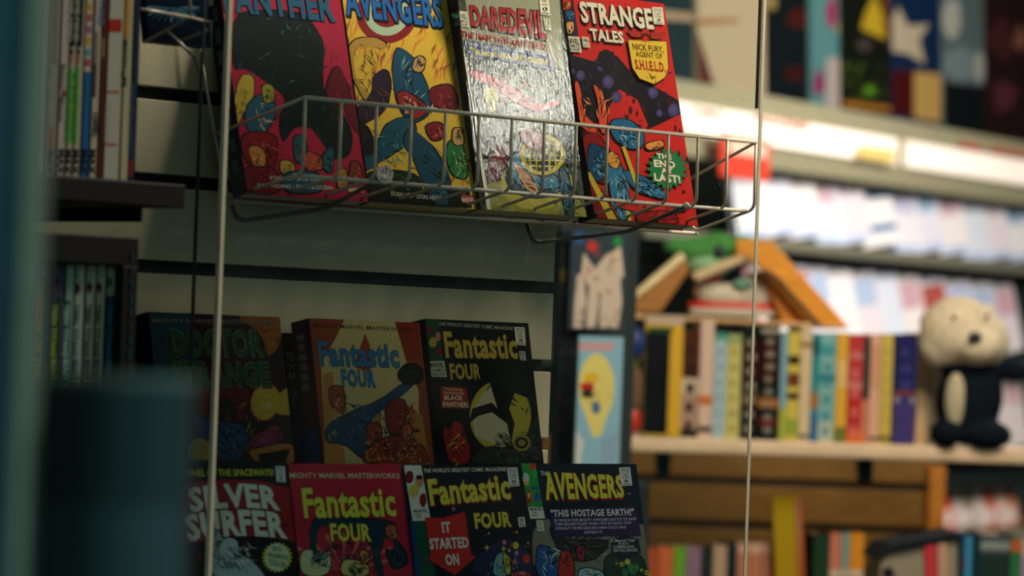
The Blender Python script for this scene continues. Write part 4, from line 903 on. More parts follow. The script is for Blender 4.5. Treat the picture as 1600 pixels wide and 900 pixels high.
# --- cream shelf with manga and toys
FS = Fr(1200, 690, 6.2, .10)
zs = FS.at(1200, 688).z
e = empty('long_shelf', FS.mat(0, 0, zs), 'long cream shelf board carrying the bright paperbacks and the plush bear', 'shelf')
xa = FS.at(954, 700).x; xb = FS.at(1640, 700).x; zth = FS.at(1200, 713).z-zs
m = MB(); m.box((xa, 0, zth), (xb, .34, -.0004), hexc('#d8bfa0')); m.build('board', PAINT, e, bevel=.006)
for px in (1357, 1040):
    q1 = FS.at(px-12, 740, .06); m = MB(); m.prism([(q1.x, .06, zth), (q1.x, .06, zth-.035), (q1.x, .09, zth-.04), (q1.x, .11, zth)], (.02, 0, 0), hexc('#16303c')); m.build('bracket', PAINT, e)
GM_ = 'paperbacks standing on the cream shelf'
Y0 = .02
specs = [
 (1062, 1089, 515, '#a88a78', 'brown and cream paperback with black lettered foot, right of yellow framed book', ((.55, 1, '#4a2416'), (.40, .55, '#c8b8a0'), (0, .08, '#2c2820')), 5, '#2a1c18'),
 (1090, 1111, 500, '#d8b8a8', 'pinkish white paperback spine between the brown book and the pale blue one', ((.28, .36, '#c8743c'), (.05, .1, '#3c3430')), 0, ''),
 (1112, 1131, 520, '#a8c0c8', 'pale blue paperback spine left of the pale yellow one', ((.93, 1, '#4c9a8c'),), 6, '#90a8b8'),
 (1132, 1154, 522, '#c8c078', 'pale yellow paperback spine left of the two black books', ((.9, 1, '#98a86c'),), 6, '#a89c50'),
 (1155, 1183, 508, '#141a1c', 'black paperback with red streaks, left of the black pair', ((.5, .85, '#2c1414'), (.3, .42, '#5c4a34')), 7, '#8c8474'),
 (1184, 1214, 508, '#12161a', 'black paperback with cream lettering, right of the black pair', ((.52, .88, '#34100f'), (.28, .36, '#a86a30'), (.12, .2, '#5c1a1a'), (.93, .97, '#9c9484')), 8, '#7c7868'),
 (1216, 1226, 520, '#7ca8b8', 'thin light blue spine right of the black pair', ((.0, .3, '#a8b040'),), 0, ''),
 (1227, 1246, 518, '#c8b850', 'yellow and white paperback with dark blots on its spine', ((.7, .78, '#3c2414'), (.5, .62, '#6c3a1c'), (.38, .44, '#2c2014'), (.05, .2, '#8ca03c')), 0, ''),
 (1247, 1264, 510, '#d0bc98', 'cream paperback spine with small black foot mark, left of the teal pair', ((.03, .06, '#2c2c2c'), (.82, .86, '#8c5a3c')), 0, ''),
 (1265, 1276, 520, '#2c8a94', 'narrow dark teal paperback spine', ((.3, .45, '#a86a34'), (.0, .25, '#2c6a9c'), (.8, .95, '#1c5c64')), 0, ''),
 (1277, 1302, 520, '#7cb0b0', 'wide teal and pale paperback spine', ((.0, .18, '#b0b8a8'), (.55, .62, '#2c7a8c'), (.8, .9, '#48a0a8')), 6, '#4c8c94'),
 (1303, 1321, 520, '#d8a83c', 'golden yellow paperback spine left of the red one', ((.0, .14, '#6c7430'), (.5, .75, '#d8b870')), 0, ''),
 (1322, 1345, 522, '#b83c40', 'red paperback spine with orange foot', ((.0, .12, '#d86828'), (.2, .4, '#b82c2c'), (.5, .56, '#c87c78'), (.78, .82, '#c87c78')), 5, '#c86c68'),
 (1373, 1391, 522, '#c8b458', 'pale yellow paperback spine left of the navy one', ((.03, .07, '#3c3c20'), (.0, .03, '#b8a84c')), 7, '#b89c50'),
 (1356, 1372, 522, '#d8a890', 'salmon cream paperback spine right of the red and green ones', ((.03, .06, '#3c3c30'), (.5, .9, '#d0987c')), 0, ''),
 (1394, 1429, 522, '#26285c', 'navy and purple paperback spine with a pale band', ((.0, .38, '#483a74'), (.38, .43, '#8c8490'), (.45, .48, '#8c3c34')), 6, '#383c74'),
 (1430, 1449, 520, '#d8b888', 'cream paperback spine right of the navy one', ((.1, .9, '#dcc098'),), 0, ''),
 (1450, 1470, 520, '#c8c0a8', 'off white paperback spine with dark foot marks beside the plush bear', ((.04, .08, '#2c3430'), (.12, .16, '#4c5450')), 0, ''),
]
for x0, x1, yt, col, lab, bands, rows, tx in specs:
    book_spine(FS, x0, x1, 688, yt, .105 if x0 >= 1430 else Y0, .13, col, lab, GM_, zb=zs, bands=bands, rows=rows, txt=tx or '#2c2420')
# short green book wedged forward
book_spine(FS, 1343, 1355, 688, 530, Y0+.002, .12, '#143c34', 'narrow dark green spine wedged between the red and salmon paperbacks', GM_, zb=zs, bands=((0, .42, '#c87c60'),))
# face-out book: black with yellow frame
a = FS.at(1003, 688, .0); b = FS.at(1062, 688, .0); t = FS.at(1030, 492, .0)
mw = FS.mat(a.x, .0, zs)@Matrix.Rotation(PI/2, 4, 'X'); r = book('black fronted book in a yellow frame border on the cream shelf', mw, b.x-a.x, t.z-zs, .018, '#d0a838', '#c8a038', None)
A = Art(mw, b.x-a.x, t.z-zs); A.rect(0, .02, .66, .86, '#0f1418'); A.rect(.05, .86, .8, .9, '#2c5028'); A.rect(0, .92, 1, 1, '#c0a890'); A.rect(.72, .02, .97, .9, '#d8a834'); A.finish(r)
# little red and blue toy
c = FS.at(985, 688, -.0); e = empty('toy_figure', FS.mat(c.x, .015, zs), 'small toy with a blue ball head and round red parts beside yellow framed book', 'toy')
sc = FS.at(986, 688).x; un = (FS.at(1000, 688).x-FS.at(990, 688).x)/10
m = MB(); m.ball((0, 0, 24*un), 20*un, hexc('#c0301c'), .95, .6, 1.1); m.build('body', PLAST, e, smooth=True)
m = MB(); m.ball((-14*un, -.002, 78*un), 12*un, hexc('#c02a20')); m.build('hand', PLAST, e, smooth=True)
m = MB(); m.ball((6*un, 0, 70*un), 22*un, hexc('#6c5440'), .8, .55, 1.7); m.build('torso', CLOTH, e, smooth=True)
m = MB(); m.ball((-2*un, 0, 100*un), 7*un, hexc('#b8923c'), 1, 1, 2); m.ball((4*un, 0, 108*un), 5*un, hexc('#6c6a30'), 1, 1, 2); m.build('neck_ruff', CLOTH, e, smooth=True)
m = MB(); m.ball((-2*un, 0, 144*un), 24*un, hexc('#1c3476'), 1, .8, 1.1); m.build('head', PLAST, e, smooth=True)
# --- plush bear: one continuous body, coat and nose as parts
def blob_mesh(name, balls, col, mat, parent, vox=.004):
    m = MB()
    for c_, r_, s_ in balls: m.ball(c_, r_, hexc(col), *s_, seg=20, ring=14)
    o = m.build(name, mat, None); rm = o.modifiers.new('r', 'REMESH'); rm.mode = 'VOXEL'; rm.voxel_size = vox
    sm = o.modifiers.new('s', 'SMOOTH'); sm.factor = .6; sm.iterations = 6
    dg = bpy.context.evaluated_depsgraph_get(); me = bpy.data.meshes.new_from_object(o.evaluated_get(dg)); bpy.data.objects.remove(o)
    me.materials.clear(); me.materials.append(mat); me.name = name
    for at in list(me.color_attributes): me.color_attributes.remove(at)
    ca = me.color_attributes.new('Col', 'FLOAT_COLOR', 'CORNER'); ca.data.foreach_set('color', list(hexc(col))*len(me.loops))
    me.polygons.foreach_set('use_smooth', [True]*len(me.polygons))
    o = bpy.data.objects.new(name, me); COL.objects.link(o); o.parent = parent; return o
c = FS.at(1508, 690, .02); u = un
e = empty('plush_bear', FS.mat(c.x, .035, zs), 'cream plush bear with black nose and dark coat sitting on the cream shelf', 'plush toy')
blob_mesh('body', [((0, 0, 70*u), 42*u, (1, .8, 1.4)), ((-14*u, -4*u, 178*u), 60*u, (1.04, .85, .98)), ((-40*u, -6*u, 158*u), 38*u, (1, .8, 1)), ((18*u, -8*u, 166*u), 50*u, (1, .8, .95)), ((8*u, -36*u, 158*u), 34*u, (1.15, 1.1, .9)),
                   ((-62*u, 6*u, 196*u), 15*u, (1, .6, 1)), ((34*u, 8*u, 214*u), 14*u, (1, .6, .9)), ((0, 0, 120*u), 34*u, (1, .8, 1))], '#dccdb0', PLUSH, e, vox=.005)
m = MB(); m.ball((-3*u, -74*u, 172*u), 11*u, hexc('#0c0c0e'), 1.05, .6, .8); m.build('nose', PLAST, e, smooth=True)
for ex, ez in ((-32, 202), (20, 206)):
    m = MB(); m.ball((ex*u, -52*u, ez*u), 3.6*u, hexc('#6a5c40')); m.build('eye', PLAST, e, smooth=True)
blob_mesh('coat', [((6*u, 0, 68*u), 52*u, (1, .9, 1.3)), ((24*u, -6*u, 80*u), 36*u, (1, 1.0, 1.6)), ((6*u, -8*u, 124*u), 36*u, (1.5, .9, .5)), ((52*u, 0, 128*u), 26*u, (1.2, .9, .75)), ((78*u, -2*u, 122*u), 22*u, (1.1, .9, .8)), ((-34*u, -24*u, 20*u), 24*u, (1.0, 1.5, 1)), ((30*u, -30*u, 20*u), 26*u, (1.6, 1.2, .9))], '#0c1620', CLOTH, e, vox=.005)
m = MB(); m.ball((-22*u, -34*u, 72*u), 23*u, hexc('#b8ae92'), .75, .6, 1.9); m.build('shirt_front', CLOTH, e, smooth=True)
# --- wooden gable above the shelf, with toys in it
FG = Fr(1140, 500, 6.25, .10)
def plank_px(nm, pts, y0, y1, col, parent, org, mat=WOODM):
    P = [FG.at(a_, b_, y0) for a_, b_ in pts]
    m = MB(); m.prism([(p.x-org.x, y0, p.z-org.z) for p in P], (0, y1-y0, 0), hexc(col)); return m.build(nm, mat, parent, bevel=.002)
org = FG.at(1140, 505, 0); e = empty('wooden_gable', FG.mat(org.x, 0, org.z), 'wooden roof shaped stand with leaning boards above the cream shelf', 'stand')
plank_px('left_board', [(957, 487), (966, 490), (1072, 404), (1064, 394)], 0, .02, '#f0d8a8', e, org)
plank_px('left_panel', [(972, 488), (1032, 488), (1076, 424), (1072, 404)], .004, .14, '#a8702c', e, org)
plank_px('right_board', [(1150, 374), (1206, 376), (1326, 510), (1270, 510), (1180, 410), (1152, 402)], 0, .02, '#e09428', e, org)
plank_px('right_panel', [(1188, 424), (1200, 422), (1284, 508), (1225, 508)], .022, .16, '#c87c20', e, org)
plank_px('dark_groove', [(1186, 422), (1200, 421), (1214, 430), (1284, 508), (1274, 508), (1206, 434), (1188, 428)], -.003, .0, '#4a2c10', e, org)
plank_px('base_board', [(960, 488), (1325, 508), (1325, 514), (960, 496)], 0, .16, '#c8a070', e, org)
un2 = un
c = FG.at(1110, 392, .05); t = empty('plush_frog', FG.mat(c.x, .06, c.z-.01), 'soft green plush toy with a big dark eye above the wooden gable', 'plush toy')
blob_mesh('body', [((0, 0, 8*u), 38*u, (1.5, .7, .7)), ((-48*u, 0, 14*u), 22*u, (1.3, .8, .7)), ((50*u, 0, 22*u), 20*u, (1.6, .8, .8)), ((10*u, -6*u, 22*u), 20*u, (1, 1, 1))], '#4c8c48', PLUSH, t, vox=.005)
m = MB(); m.ball((12*u, -26*u, 8*u), 10*u, hexc('#101c24'), 1, .8, 1.1); m.build('eye', PLAST, t, smooth=True)
blob_mesh('belly', [((0, -8*u, -12*u), 30*u, (1.3, .7, .7))], '#8cb48c', PLUSH, t, vox=.005)
P = [FG.at(a_, b_, .0) for a_, b_ in ((1080, 428), (1170, 392), (1180, 402), (1090, 440))]
o = P[0]; m = MB(); m.prism([(p.x-o.x, 0, p.z-o.z) for p in P], (0, .03, 0), hexc('#d0b48c')); t = m.build('wooden_stick', WOODM, bevel=.003, mw=FG.mat(o.x, .0, o.z)); tag(t, 'pale flat stick lying across the red and white toy shoe', 'stick')
c = FG.at(1148, 492, .05); t = empty('toy_shoe', FG.mat(c.x, .05, c.z), 'white sneaker shaped toy with a red stripe round its sole', 'toy shoe')
blob_mesh('upper', [((-20*u, 0, 30*u), 26*u, (1.8, .8, .8)), ((30*u, 0, 36*u), 26*u, (1.4, .8, 1.1)), ((-48*u, 0, 38*u), 20*u, (1, .9, .9))], '#cfc4b0', PLUSH, t, vox=.005)
m = MB(); n = 24; ring = [(75*u*math.cos(2*PI*k/n), 22*u*math.sin(2*PI*k/n), 10*u) for k in range(n)]; m.prism(ring, (0, 0, 8*u), hexc('#d82c1c')); m.build('red_stripe', PLAST, t, bevel=.002)
m = MB(); ring = [(73*u*math.cos(2*PI*k/n), 21*u*math.sin(2*PI*k/n), -2*u) for k in range(n)]; m.prism(ring, (0, 0, 12*u), hexc('#c0b8a8')); m.build('sole', PLAST, t, bevel=.002)
m = MB(); m.ball((-44*u, -16*u, 56*u), 16*u, hexc('#c83c28'), 1.2, .4, .35); m.build('red_patch', CLOTH, t, smooth=True)
m = MB(); m.ball((8*u, -18*u, 48*u), 14*u, hexc('#6c9480'), 1.2, .5, .7); m.build('green_patch', CLOTH, t, smooth=True)
# --- dark rack of tall picture books just right of the slatwall
FC = Fr(915, 540, 5.4, .25)
def rack_book(x0, x1, yb, yt, y, label, bgc, paint, cat='book', nm='picture_book', gr=None):
    a_ = FC.at(x0, yb, y); b_ = FC.at(x1, yb, y); t_ = FC.at(x0, yt, y); w = b_.x-a_.x; h = t_.z-a_.z
    mw = FC.mat(a_.x, y, a_.z)@Matrix.Rotation(PI/2, 4, 'X'); r = book(label, mw, w, h, .012, bgc, bgc, gr, name=nm); A = Art(mw, w, h); A.rect(0, 0, 1, 1, bgc); paint(A); A.finish(r); return r
def pa_(A):
    for k, x in enumerate((902, 922, 942, 958)): A.poly([(x, 430+8*(k % 2)), (x+10, 425), (x+14, 470), (x+8, 512), (x-6, 512), (x-4, 470)], '#b8a898')
    A.poly([(912, 395), (930, 420), (945, 400), (970, 385), (975, 430), (950, 460), (925, 455), (908, 430)], '#b8a898'); A.ell(925, 385, 8, 9, '#a8342c'); A.ell(905, 372, 8, 9, '#2c4c8c'); A.ell(965, 378, 7, 8, '#2c7a3c'); A.strokes(890, 380, 975, 510, 30, '#4a3c40', ln=18, wd=2.5); A.strokes(900, 380, 970, 460, 10, '#a03c38', ln=20, wd=3)
rack_book(888, 976, 514, 360, 0, 'tall dark picture book with pale shapes, upper one in the dark rack', '#2c3a44', pa_, gr='picture books in the dark rack')
def pb_(A):
    A.ell(932, 606, 28, 54, '#c8bc6c'); A.poly([(908, 630), (955, 630), (938, 682), (926, 682)], '#c8bc6c'); A.poly([(905, 535), (960, 535), (958, 548), (905, 548)], '#b88c94'); A.poly([(905, 600), (925, 595), (930, 610), (908, 610)], '#b02c20'); A.ell(918, 615, 10, 9, '#2c2824', jit=.3); A.ell(924, 590, 12, 8, '#c8a42c'); A.ell(931, 637, 7, 10, '#2c5c9c'); A.strokes(915, 580, 950, 640, 12, '#8c7c50', ln=16, wd=2)
    A.poly([(892, 660), (912, 690), (905, 730), (888, 725)], '#b8bcb8'); A.poly([(940, 690), (968, 670), (960, 730), (940, 735)], '#7c98b0')
rack_book(898, 967, 735, 524, -.03, 'light blue picture book with a pale yellow teardrop panel in the dark rack', '#7ca4b8', pb_, gr='picture books in the dark rack')
def pc_(A): A.strokes(868, 380, 890, 720, 30, '#3c2c3a', ln=30, wd=4); A.poly([(868, 385), (895, 385), (893, 460), (868, 460)], '#3c4038'); A.ell(882, 430, 6, 12, '#8c7c38')
rack_book(866, 899, 725, 360, .02, 'dark mottled picture book against the end of the slatwall', '#1c2428', pc_, gr='picture books in the dark rack')
a_ = FC.at(862, 745, .05); b_ = FC.at(985, 745, .05); t_ = FC.at(862, 345, .05)
e = empty('book_rack', FC.mat(a_.x, .05, a_.z), 'dark narrow rack behind the picture books', 'rack')
m = MB(); m.box((0, 0, 0), (b_.x-a_.x, .02, t_.z-a_.z+.25), hexc('#202a2c')); m.build('back_panel', PAINT, e)
m = MB(); m.box((0, -.1, -.01), (b_.x-a_.x, 0, 0), hexc('#202a2c')); m.build('base', PAINT, e)
m = MB(); m.box((0, -.1, FLOOR-(FC.o.z+a_.z)), (b_.x-a_.x, .02, -.0105), hexc('#1a2224')); m.build('pedestal', PAINT, e)
# --- lower shelf of paperbacks
FL = Fr(1150, 880, 6.3, .06)
zl2 = FL.at(1150, 1010).z
e = empty('lower_shelf', FL.mat(0, 0, zl2), 'brown shelf below the frame carrying the lower run of paperbacks', 'shelf')
m = MB(); m.box((FL.at(980, 900).x, -.02, -.03), (FL.at(1640, 900).x, .3, -.0004), hexc('#8c5c2c')); m.build('board', WOODM, e)
GL = 'paperbacks on the lower shelf'
for x0, x1, yt, col, lab in ((1006, 1024, 856, '#a8502c', 'rust paperback at the left end of the lower shelf'), (1025, 1047, 854, '#c8683c', 'orange paperback beside the bright green one, lower shelf'), (1048, 1067, 853, '#6ca034', 'bright green paperback on the lower shelf'), (1068, 1091, 854, '#8c6c84', 'lavender paperback on the lower shelf'), (1092, 1109, 858, '#24302c', 'dark paperback right of the lavender one, lower shelf'),
                       (1110, 1131, 852, '#b89880', 'pinkish cream paperback between two dark spines, lower shelf'), (1132, 1146, 850, '#182a30', 'narrow dark blue spine left of cream set, lower shelf'), (1147, 1166, 848, '#c89c80', 'cream pink paperback, first of the set on the lower shelf'), (1167, 1184, 848, '#c8a488', 'cream pink paperback, second of the set on the lower shelf'), (1185, 1203, 848, '#c49a80', 'cream pink paperback, third of the set on the lower shelf'), (1204, 1221, 849, '#b89c80', 'cream pink paperback, last of the set on the lower shelf'), (1222, 1238, 854, '#8c7c64', 'grey brown spine left of the tall yellow book, lower shelf'),
                       (1266, 1291, 836, '#24402c', 'dark green spine right of the tall yellow book, lower shelf'), (1292, 1309, 832, '#c87c64', 'salmon spine with pale bands, lower shelf'), (1310, 1322, 832, '#7c9c94', 'grey teal spine with pale bands, lower shelf'), (1323, 1345, 832, '#d8902c', 'orange yellow spine with pale bands, lower shelf')):
    bd = ((.62, .68, '#c8bca8'),) if x0 > 1290 else (((.3, .9, '#b8785c'),) if 1146 < x0 < 1205 else ())
    book_spine(FL, x0, x1, 1010, yt, .0, .13, col, lab, GL, zb=zl2, bands=bd)
book_spine(FL, 1216, 1262, 1010, 776, -.03, .02, '#a88c1c', 'tall mustard yellow book leaning above the others with orange edge', GL, zb=zl2, bands=(), lean=-.07)
book_spine(FL, 1252, 1262, 1010, 776, -.034, .003, '#c85c1c', 'thin orange spine right against the tall mustard book', GL, zb=zl2, lean=-.07)
# dark slanted topped crate with books, front right
FK = Fr(1430, 880, 6.0, .05)
zk = FK.at(1430, 1000).z
def cr(nm, pts, y0, y1, col, par, og, mat=PAINT):
    P = [FK.at(a_, b_, y0) for a_, b_ in pts]; m = MB(); m.prism([(p.x-og.x, y0, p.z-og.z) for p in P], (0, y1-y0, 0), hexc(col)); return m.build(nm, mat, par, bevel=.002)
og = FK.at(1440, 1000, 0)
e = empty('magazine_holder', FK.mat(og.x, 0, og.z), 'grey magazine holder with a slanted dark rim at the lower right', 'magazine holder')
cr('body', [(1368, 1000), (1376, 868), (1392, 852), (1496, 838), (1496, 1000)], .01, .14, '#8a8270', e, og)
cr('rim', [(1366, 872), (1386, 850), (1498, 830), (1500, 840), (1392, 862), (1378, 872)], 0, .15, '#0f1a22', e, og)
cr('finger_hole', [(1378, 890), (1392, 884), (1400, 900), (1384, 905)], .006, .01, '#14161a', e, og)
cr('red_label', [(1444, 852), (1464, 850), (1466, 1000), (1450, 1000)], .004, .01, '#b83440', e, og); cr('pale_label', [(1465, 850), (1480, 848), (1482, 1000), (1467, 1000)], .004, .01, '#b8907c', e, og)
GK = 'boxes and spines at the lower right corner'
for x0, x1, yt, col, lab, bd in ((1498, 1504, 842, '#2c5470', 'blue spine right of the magazine holder', ((.7, .8, '#5c3a4c'),)), (1505, 1514, 838, '#3c88b0', 'thin bright blue spine at lower right', ()), (1515, 1526, 838, '#12303a', 'thin dark teal spine at lower right', ()),
                                (1527, 1574, 835, '#4a4c58', 'slate grey box with a pale mark at lower right', ((.86, .93, '#7c8c84'), (.5, .82, '#20342f'))), (1575, 1590, 838, '#2c6a44', 'green spine with orange spots at lower right', ((.86, .92, '#b85c2c'), (.93, .97, '#b85c2c'))), (1591, 1612, 846, '#8c7c94', 'pale violet spine at the lower right edge', ((.85, 1, '#b89888'),))):
    book_spine(FK, x0, x1, 1000, yt, .0, .12, col, lab, GK, zb=zk, bands=bd)
e = empty('low_table', FK.mat(og.x, 0, zk), 'low table below the frame under the magazine holder', 'table')
m = MB(); m.box((-.12, -.02, -.03), (.4, .3, -.0006), hexc('#3a3024')); m.build('top', WOODM, e)
for x_ in (-.1, .36):
    for y_ in (0, .26):
        m = MB(); m.box((x_, y_, FLOOR-FK.o.z-zk), (x_+.02, y_+.02, -.031), hexc('#3a3024')); m.build('leg', WOODM, e)
# --- receding magazine wall
AL = math.radians(61.7)
FM = Fr(1330, 300, 9.0, AL)
zz = lambda px, py, y=0: FM.at(px, py, y)
wr = empty('wall_right', FM.mat(0, .5, 0)); wr['kind'] = 'structure'
xm0 = zz(1010, 300).x; xm1 = zz(1640, 300).x
m = MB(); m.box((xm0-.4, 0, FLOOR-FM.o.z), (xm1+2, .04, CEIL-FM.o.z), hexc('#3c4a44')); m.build('panel', PAINT, wr)
e = empty('magazine_rack', FM.mat(0, 0, FLOOR-FM.o.z), 'grey metal magazine rack with lit header signs along the right wall', 'rack'); R0 = FLOOR-FM.o.z
def rk(nm, x0, x1, y0, y1, z0, z1, col, mat=PAINT, par=None, bev=.003):
    m = MB(); m.box((x0, y0, z0-R0), (x1, y1, z1-R0), hexc(col)); return m.build(nm, mat, par or e, bevel=bev)
zA = zz(1330, 173).z; zB = zz(1330, 281).z       # header fascia top/bottom
rk('fascia', xm0, xm1+.6, 0, .04, zB, zA, '#8c866a')
rk('header_shelf', xm0, xm1+.6, .04, .40, zA-.02, zA, '#8c866c')
s1, s2 = zz(1395, 230).x, zz(1412, 230).x; zc_, zd_ = zz(1330, 205, -.01).z, zz(1330, 247, -.01).z
for x0, x1 in ((xm0, s1), (s2, xm1+.5)):
    sg = rk('lit_sign', x0, x1, -.012, 0, zd_, zc_, '#fff0e0', LIT, bev=0)
# blurred red lettering on the signs
def sign_text(t, px0, px1, yb, h):
    p = FM.m@FM.at(px0, yb, -.0125); mw = frame(p, FM.u, (0, 0, 1)); A = Art(mw, 3, 1, lift=.0002)
    A.text(t, (px0, yb), (px1, yb+(px1-px0)*.165), h, '#b8402c', bold=.05); o = A.let.build('lettering', PAINT, None); o.matrix_world = mw
    mwi = o.matrix_world.copy(); o.parent = e; bpy.context.view_layer.update(); o.matrix_world = mwi
sign_text('COMICS', 1080, 1130, 178, 12); sign_text('MAGAZINES', 1180, 1262, 192, 13); sign_text('NEW', 1500, 1535, 232, 12); sign_text('BOOKS', 1552, 1600, 240, 12)
q1, q2 = zz(1345, 226, -.03), zz(1398, 262, -.03)
rk('price_tag', q1.x, q2.x, -.03, -.026, q2.z+.01, q1.z, '#e0c070')
q1, q2 = zz(1128, 208, -.04), zz(1202, 285, -.04)
rk('notice', q1.x, q2.x, -.04, -.034, q2.z, q1.z, '#d8402c'); rk('notice_paper', q1.x+.03, q2.x-.03, -.045, -.0405, q2.z+.05, q1.z-.01, '#e8c0a8')
# shelf edges
def edge(nm, px, ya, yb, col, y=.0): return rk(nm, xm0, xm1+.6, y, .42, zz(px, yb).z, zz(px, ya).z, col)
edge('rack_shelf', 1400, 393, 409, '#6c6a58'); edge('rack_shelf', 1500, 738, 764, '#141a18'); edge('painted_shelf_shade', 1400, 409.5, 424, '#0c1618', .06)  # last strip is a dark board painted as the shade beneath the shelf
edge('rack_shelf', 1500, 838, 850, '#8a8474')
zsh1 = zz(1400, 392).z; zsh2 = zz(1500, 560).z
# magazines face out, overlapping, leaning back
tmpl = {}
def mag(px, zb, hgt, col, label, group, stripes, wid=.17, lean=.2, tilt=0, y=.05):
    x = zz(px, 330).x; mw = FM.mat(x, y, zb)@Matrix.Rotation(tilt, 4, 'Y')@Matrix.Rotation(-.13, 4, 'Z')@Matrix.Rotation(-lean, 4, 'X')
    e2 = empty('magazine', mw, label, 'magazine', group); m = MB(); c = hexc(col)
    m.box((0, 0, 0), (wid, .0008, hgt), c); m.box((0, .006, 0), (wid, .0068, hgt), c); m.box((0, 0, 0), (.0008, .0068, hgt), c); m.build('cover', PRINT, e2)
    m = MB(); m.box((.0008, .0008, .001), (wid-.001, .006, hgt-.001), hexc('#e0dcd4')); m.build('pages', PAPER, e2)
    if stripes:
        m = MB()
        for a0, a1, b0, b1, sc_ in stripes: m.box((wid*a0, -.0004, hgt*b0), (wid*a1, -.00005, hgt*b1), hexc(sc_))
        m.build('cover_print', PRINT, e2)
rg = random.Random(21)
hg1 = zz(1330, 272).z-zsh1
tones = ['#dfd8dc', '#d8d4de', '#e4dcd8', '#d2d6e0', '#dcd0d4', '#e2dedc']
words = {'#dfd8dc': 'pearl white', '#d8d4de': 'lilac white', '#e4dcd8': 'warm white', '#d2d6e0': 'bluish white', '#dcd0d4': 'rose white', '#e2dedc': 'off white'}
px = 1180; k = 0
while px < 1610:
    t_ = tones[k % 6]; st = [(0, rg.uniform(.08, .26), 0, 1, rg.choice(['#5c7090', '#9c8c9c', '#3c5878', '#24444c', '#8090a8'])), (.2, .9, .02, .12, '#b0c0dc')]  # left stripes paint shaded gaps between magazines, with some spine colour
    if rg.random() < .5: st.append((.3, .9, .6, .9, rg.choice(['#b8b8cc', '#c8a8b0', '#98b0c8', '#cdbcc0'])))
    lab = '%s magazine on the upper bright tier, %s' % (words[t_], ['left end', 'near the left end', 'left of the blue banded one', 'left middle', 'below the yellow tag', 'middle', 'right middle', 'near the right end', 'right end', 'at the right edge', 'far right edge', 'beyond the right edge'][min(k, 11)])
    if abs(px-1384) < 22: st = [(0, 1, .22, .32, '#2c6a9c'), (0, 1, .72, .8, '#1c5c8c'), (0, .25, .2, .8, '#2c6a9c')]; lab = 'white magazine with two blue bands on the upper bright tier'
    mag(px, zsh1+.001, hg1*.96, t_, lab, 'magazines on the upper bright tier', st, tilt=-.12 if k % 3 else -.02); px += rg.uniform(34, 46); k += 1
px = 1225; k = 0; zlo = zz(1400, 560).z; edge('rack_shelf', 1400, 560, 574, '#5c5a4c')
while px < 1612:
    t_ = tones[(k*5+2) % 6]; st = [(0, rg.uniform(.08, .25), 0, 1, rg.choice(['#6c7ca8', '#9c8490', '#b88484', '#4c6484']))]
    if rg.random() < .6: st.append((.25, .95, .5, .85, rg.choice(['#b0b8d8', '#c8a0a8', '#a8b8d0', '#a85048'])))
    lab = '%s magazine on the second bright tier, %s' % (words[t_], ['behind the wooden gable', 'just right of the gable', 'above the black books', 'above the teal spine', 'above the red spine', 'above the navy spine', 'behind the bear head', 'right of the bear head', 'near the right edge', 'at the right edge', 'far right edge', 'last', 'end'][min(k, 12)])
    mag(px, zlo+.0155, zz(1400, 424).z-zlo-.018, t_, lab, 'magazines on the second bright tier', st, tilt=-.14); px += rg.uniform(32, 42); k += 1
px = 1555; k = 0; z3 = zz(1570, 702).z; edge('rack_shelf', 1570, 702, 712, '#5c5a4c')
while px < 1615:
    mag(px, z3+.001, zz(1570, 590).z-z3, '#d8ccc8', 'pale magazine on the third tier right of the bear, %s' % ['left', 'middle', 'right'][min(k, 2)], 'magazines on the third tier', [(.3, .9, .6, .9, '#c8a0a0')], tilt=-.05); px += 24; k += 1
px = 1478; k = 0; z4 = zz(1500, 838).z; hh = zz(1500, 766).z-z4; cs = ['#a8a83c', '#c8402c', '#b8b0a8', '#8c7c60', '#d0bcb0', '#c85c3c', '#d8b8a4', '#c87c58']
nm_ = ['mustard', 'red', 'grey white', 'brown', 'cream', 'vermilion', 'peach', 'terracotta']
while px < 1612 and k < 8:
    mag(px, z4+.001, hh*.95, cs[k], '%s comic on the low tier at the lower right' % nm_[k], 'comics on the low tier', [(0, .12, 0, 1, '#3c3a38'), (.2, .9, .1, .45, '#d0c0b8')], tilt=-.12, wid=.15); px += 17; k += 1
# display items standing on the header shelf
def disp(x0, x1, yb, yt, y, label, bgc, paint, lean=.05):
    a_ = zz(x0, yb, y); b_ = zz(x1, yb, y); t_ = zz(x0, yt, y); w = b_.x-a_.x; h = max(.2, t_.z-a_.z); mw = FM.mat(a_.x, y, zA+.001)@Matrix.Rotation(PI/2-lean, 4, 'X')
    r = book(label, mw, w, h, .02, bgc, bgc, 'display books on top of the lit signs', name='display_book'); A = Art(mw, w, h); A.g = .5; A.rect(0, 0, 1, 1, bgc); paint(A); A.finish(r)  # display prints dimmed in colour to offset the strong rack lamp
disp(1000, 1088, 140, -60, .06, 'dark teal display book seen through the acrylic pane', '#1c3438', lambda A: (A.poly([(1030, 15), (1085, 22), (1085, 34), (1030, 30)], '#b89c7c'), A.poly([(1098, 60), (1120, 140), (1090, 135)], '#4a1c1c')))
disp(1090, 1196, 160, -60, .05, 'cream display book right behind the acrylic edge', '#c8b490', lambda A: (A.poly([(1090, 30), (1150, 28), (1160, 34), (1090, 40)], '#a8743c'), A.poly([(1090, 50), (1120, 145), (1090, 140)], '#5c2c24')))
disp(1198, 1268, 172, -60, .05, 'black display book with dark red patches on the header shelf', '#10181a', lambda A: (A.ell(1245, 30, 16, 16, '#4a1812', jit=.3), A.ell(1240, 115, 14, 12, '#3c1412', jit=.3), A.ell(1205, 5, 8, 10, '#a08c50', jit=.3)))
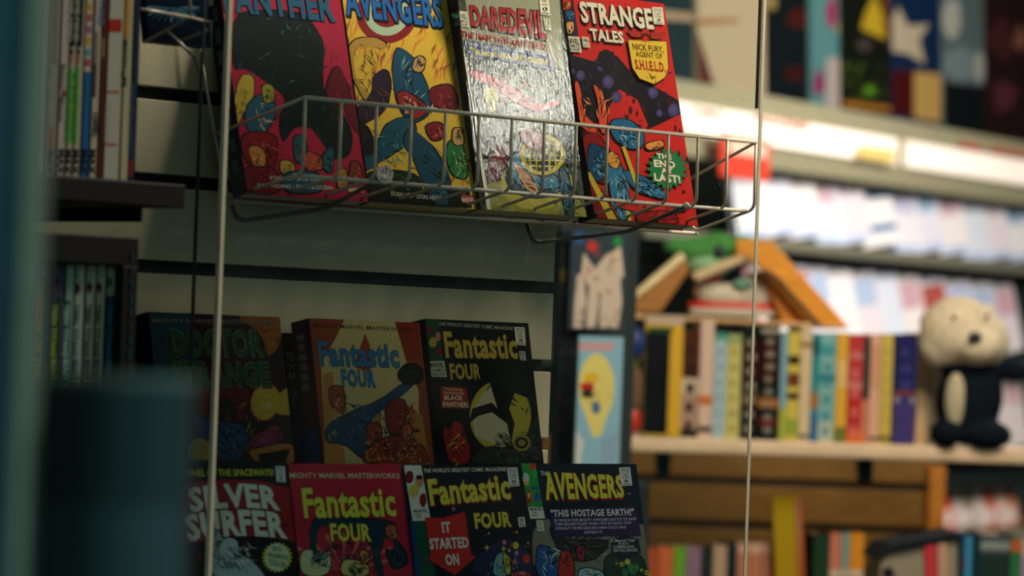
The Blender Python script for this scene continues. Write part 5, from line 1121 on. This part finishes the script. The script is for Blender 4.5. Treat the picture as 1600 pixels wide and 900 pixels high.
disp(1269, 1312, 180, -60, .04, 'turquoise and pink display book on the header shelf', '#5c8c8c', lambda A: (A.ell(1300, 20, 8, 24, '#a02c5c', jit=.2), A.ell(1315, 45, 7, 14, '#c8b43c', jit=.2), A.ell(1280, 130, 9, 20, '#8c2c5c', jit=.3), A.poly([(1292, 90), (1312, 90), (1312, 170), (1290, 165)], '#b8a8a0')))
disp(1314, 1392, 185, -60, .05, 'black display book with a yellow flame shape on the header shelf', '#14180e', lambda A: (A.poly([(1366, -10), (1386, 40), (1384, 62), (1345, 45), (1352, 20)], '#c8a828'), A.poly([(1375, -20), (1395, -20), (1395, 60), (1384, 70)], '#6c4018'), A.ell(1350, 70, 14, 10, '#4a4038', jit=.3), A.strokes(1318, 95, 1388, 150, 34, '#5c6c1c', ln=14, wd=3), A.ell(1358, 142, 8, 7, '#5c9c1c', jit=.3), A.poly([(1318, 158), (1400, 168), (1400, 176), (1318, 166)], '#b87c2c')))
disp(1394, 1472, 192, -60, .05, 'navy display book with a large cream star and a maroon foot', '#122848', lambda A: (A.poly([(1403, 10), (1418, 40), (1452, 38), (1436, 62), (1445, 100), (1418, 84), (1394, 80), (1394, 30)], '#c8b898'), A.poly([(1394, 108), (1428, 112), (1428, 182), (1394, 178)], '#4a0f10'), A.poly([(1428, 112), (1470, 116), (1470, 192), (1428, 184)], '#c8a058')))
disp(1474, 1540, 200, -60, .05, 'grey and white display book with a black foot on the header shelf', '#5c6c6c', lambda A: (A.ell(1487, 30, 15, 32, '#b8b8a8', jit=.1), A.ell(1500, 100, 26, 26, '#7c8c8c', jit=.2), A.poly([(1474, 128), (1545, 136), (1545, 215), (1474, 205)], '#0f1518'), A.ell(1530, 105, 8, 24, '#b0b0a4', jit=.1)))
disp(1542, 1640, 210, -60, .05, 'dark maroon display book at the top right edge', '#2a1416', lambda A: (A.ell(1565, 60, 20, 30, '#4a2422', jit=.3), A.ell(1570, 150, 18, 26, '#5c2c30', jit=.3), A.ell(1595, 60, 10, 20, '#8c5c44', jit=.3)))
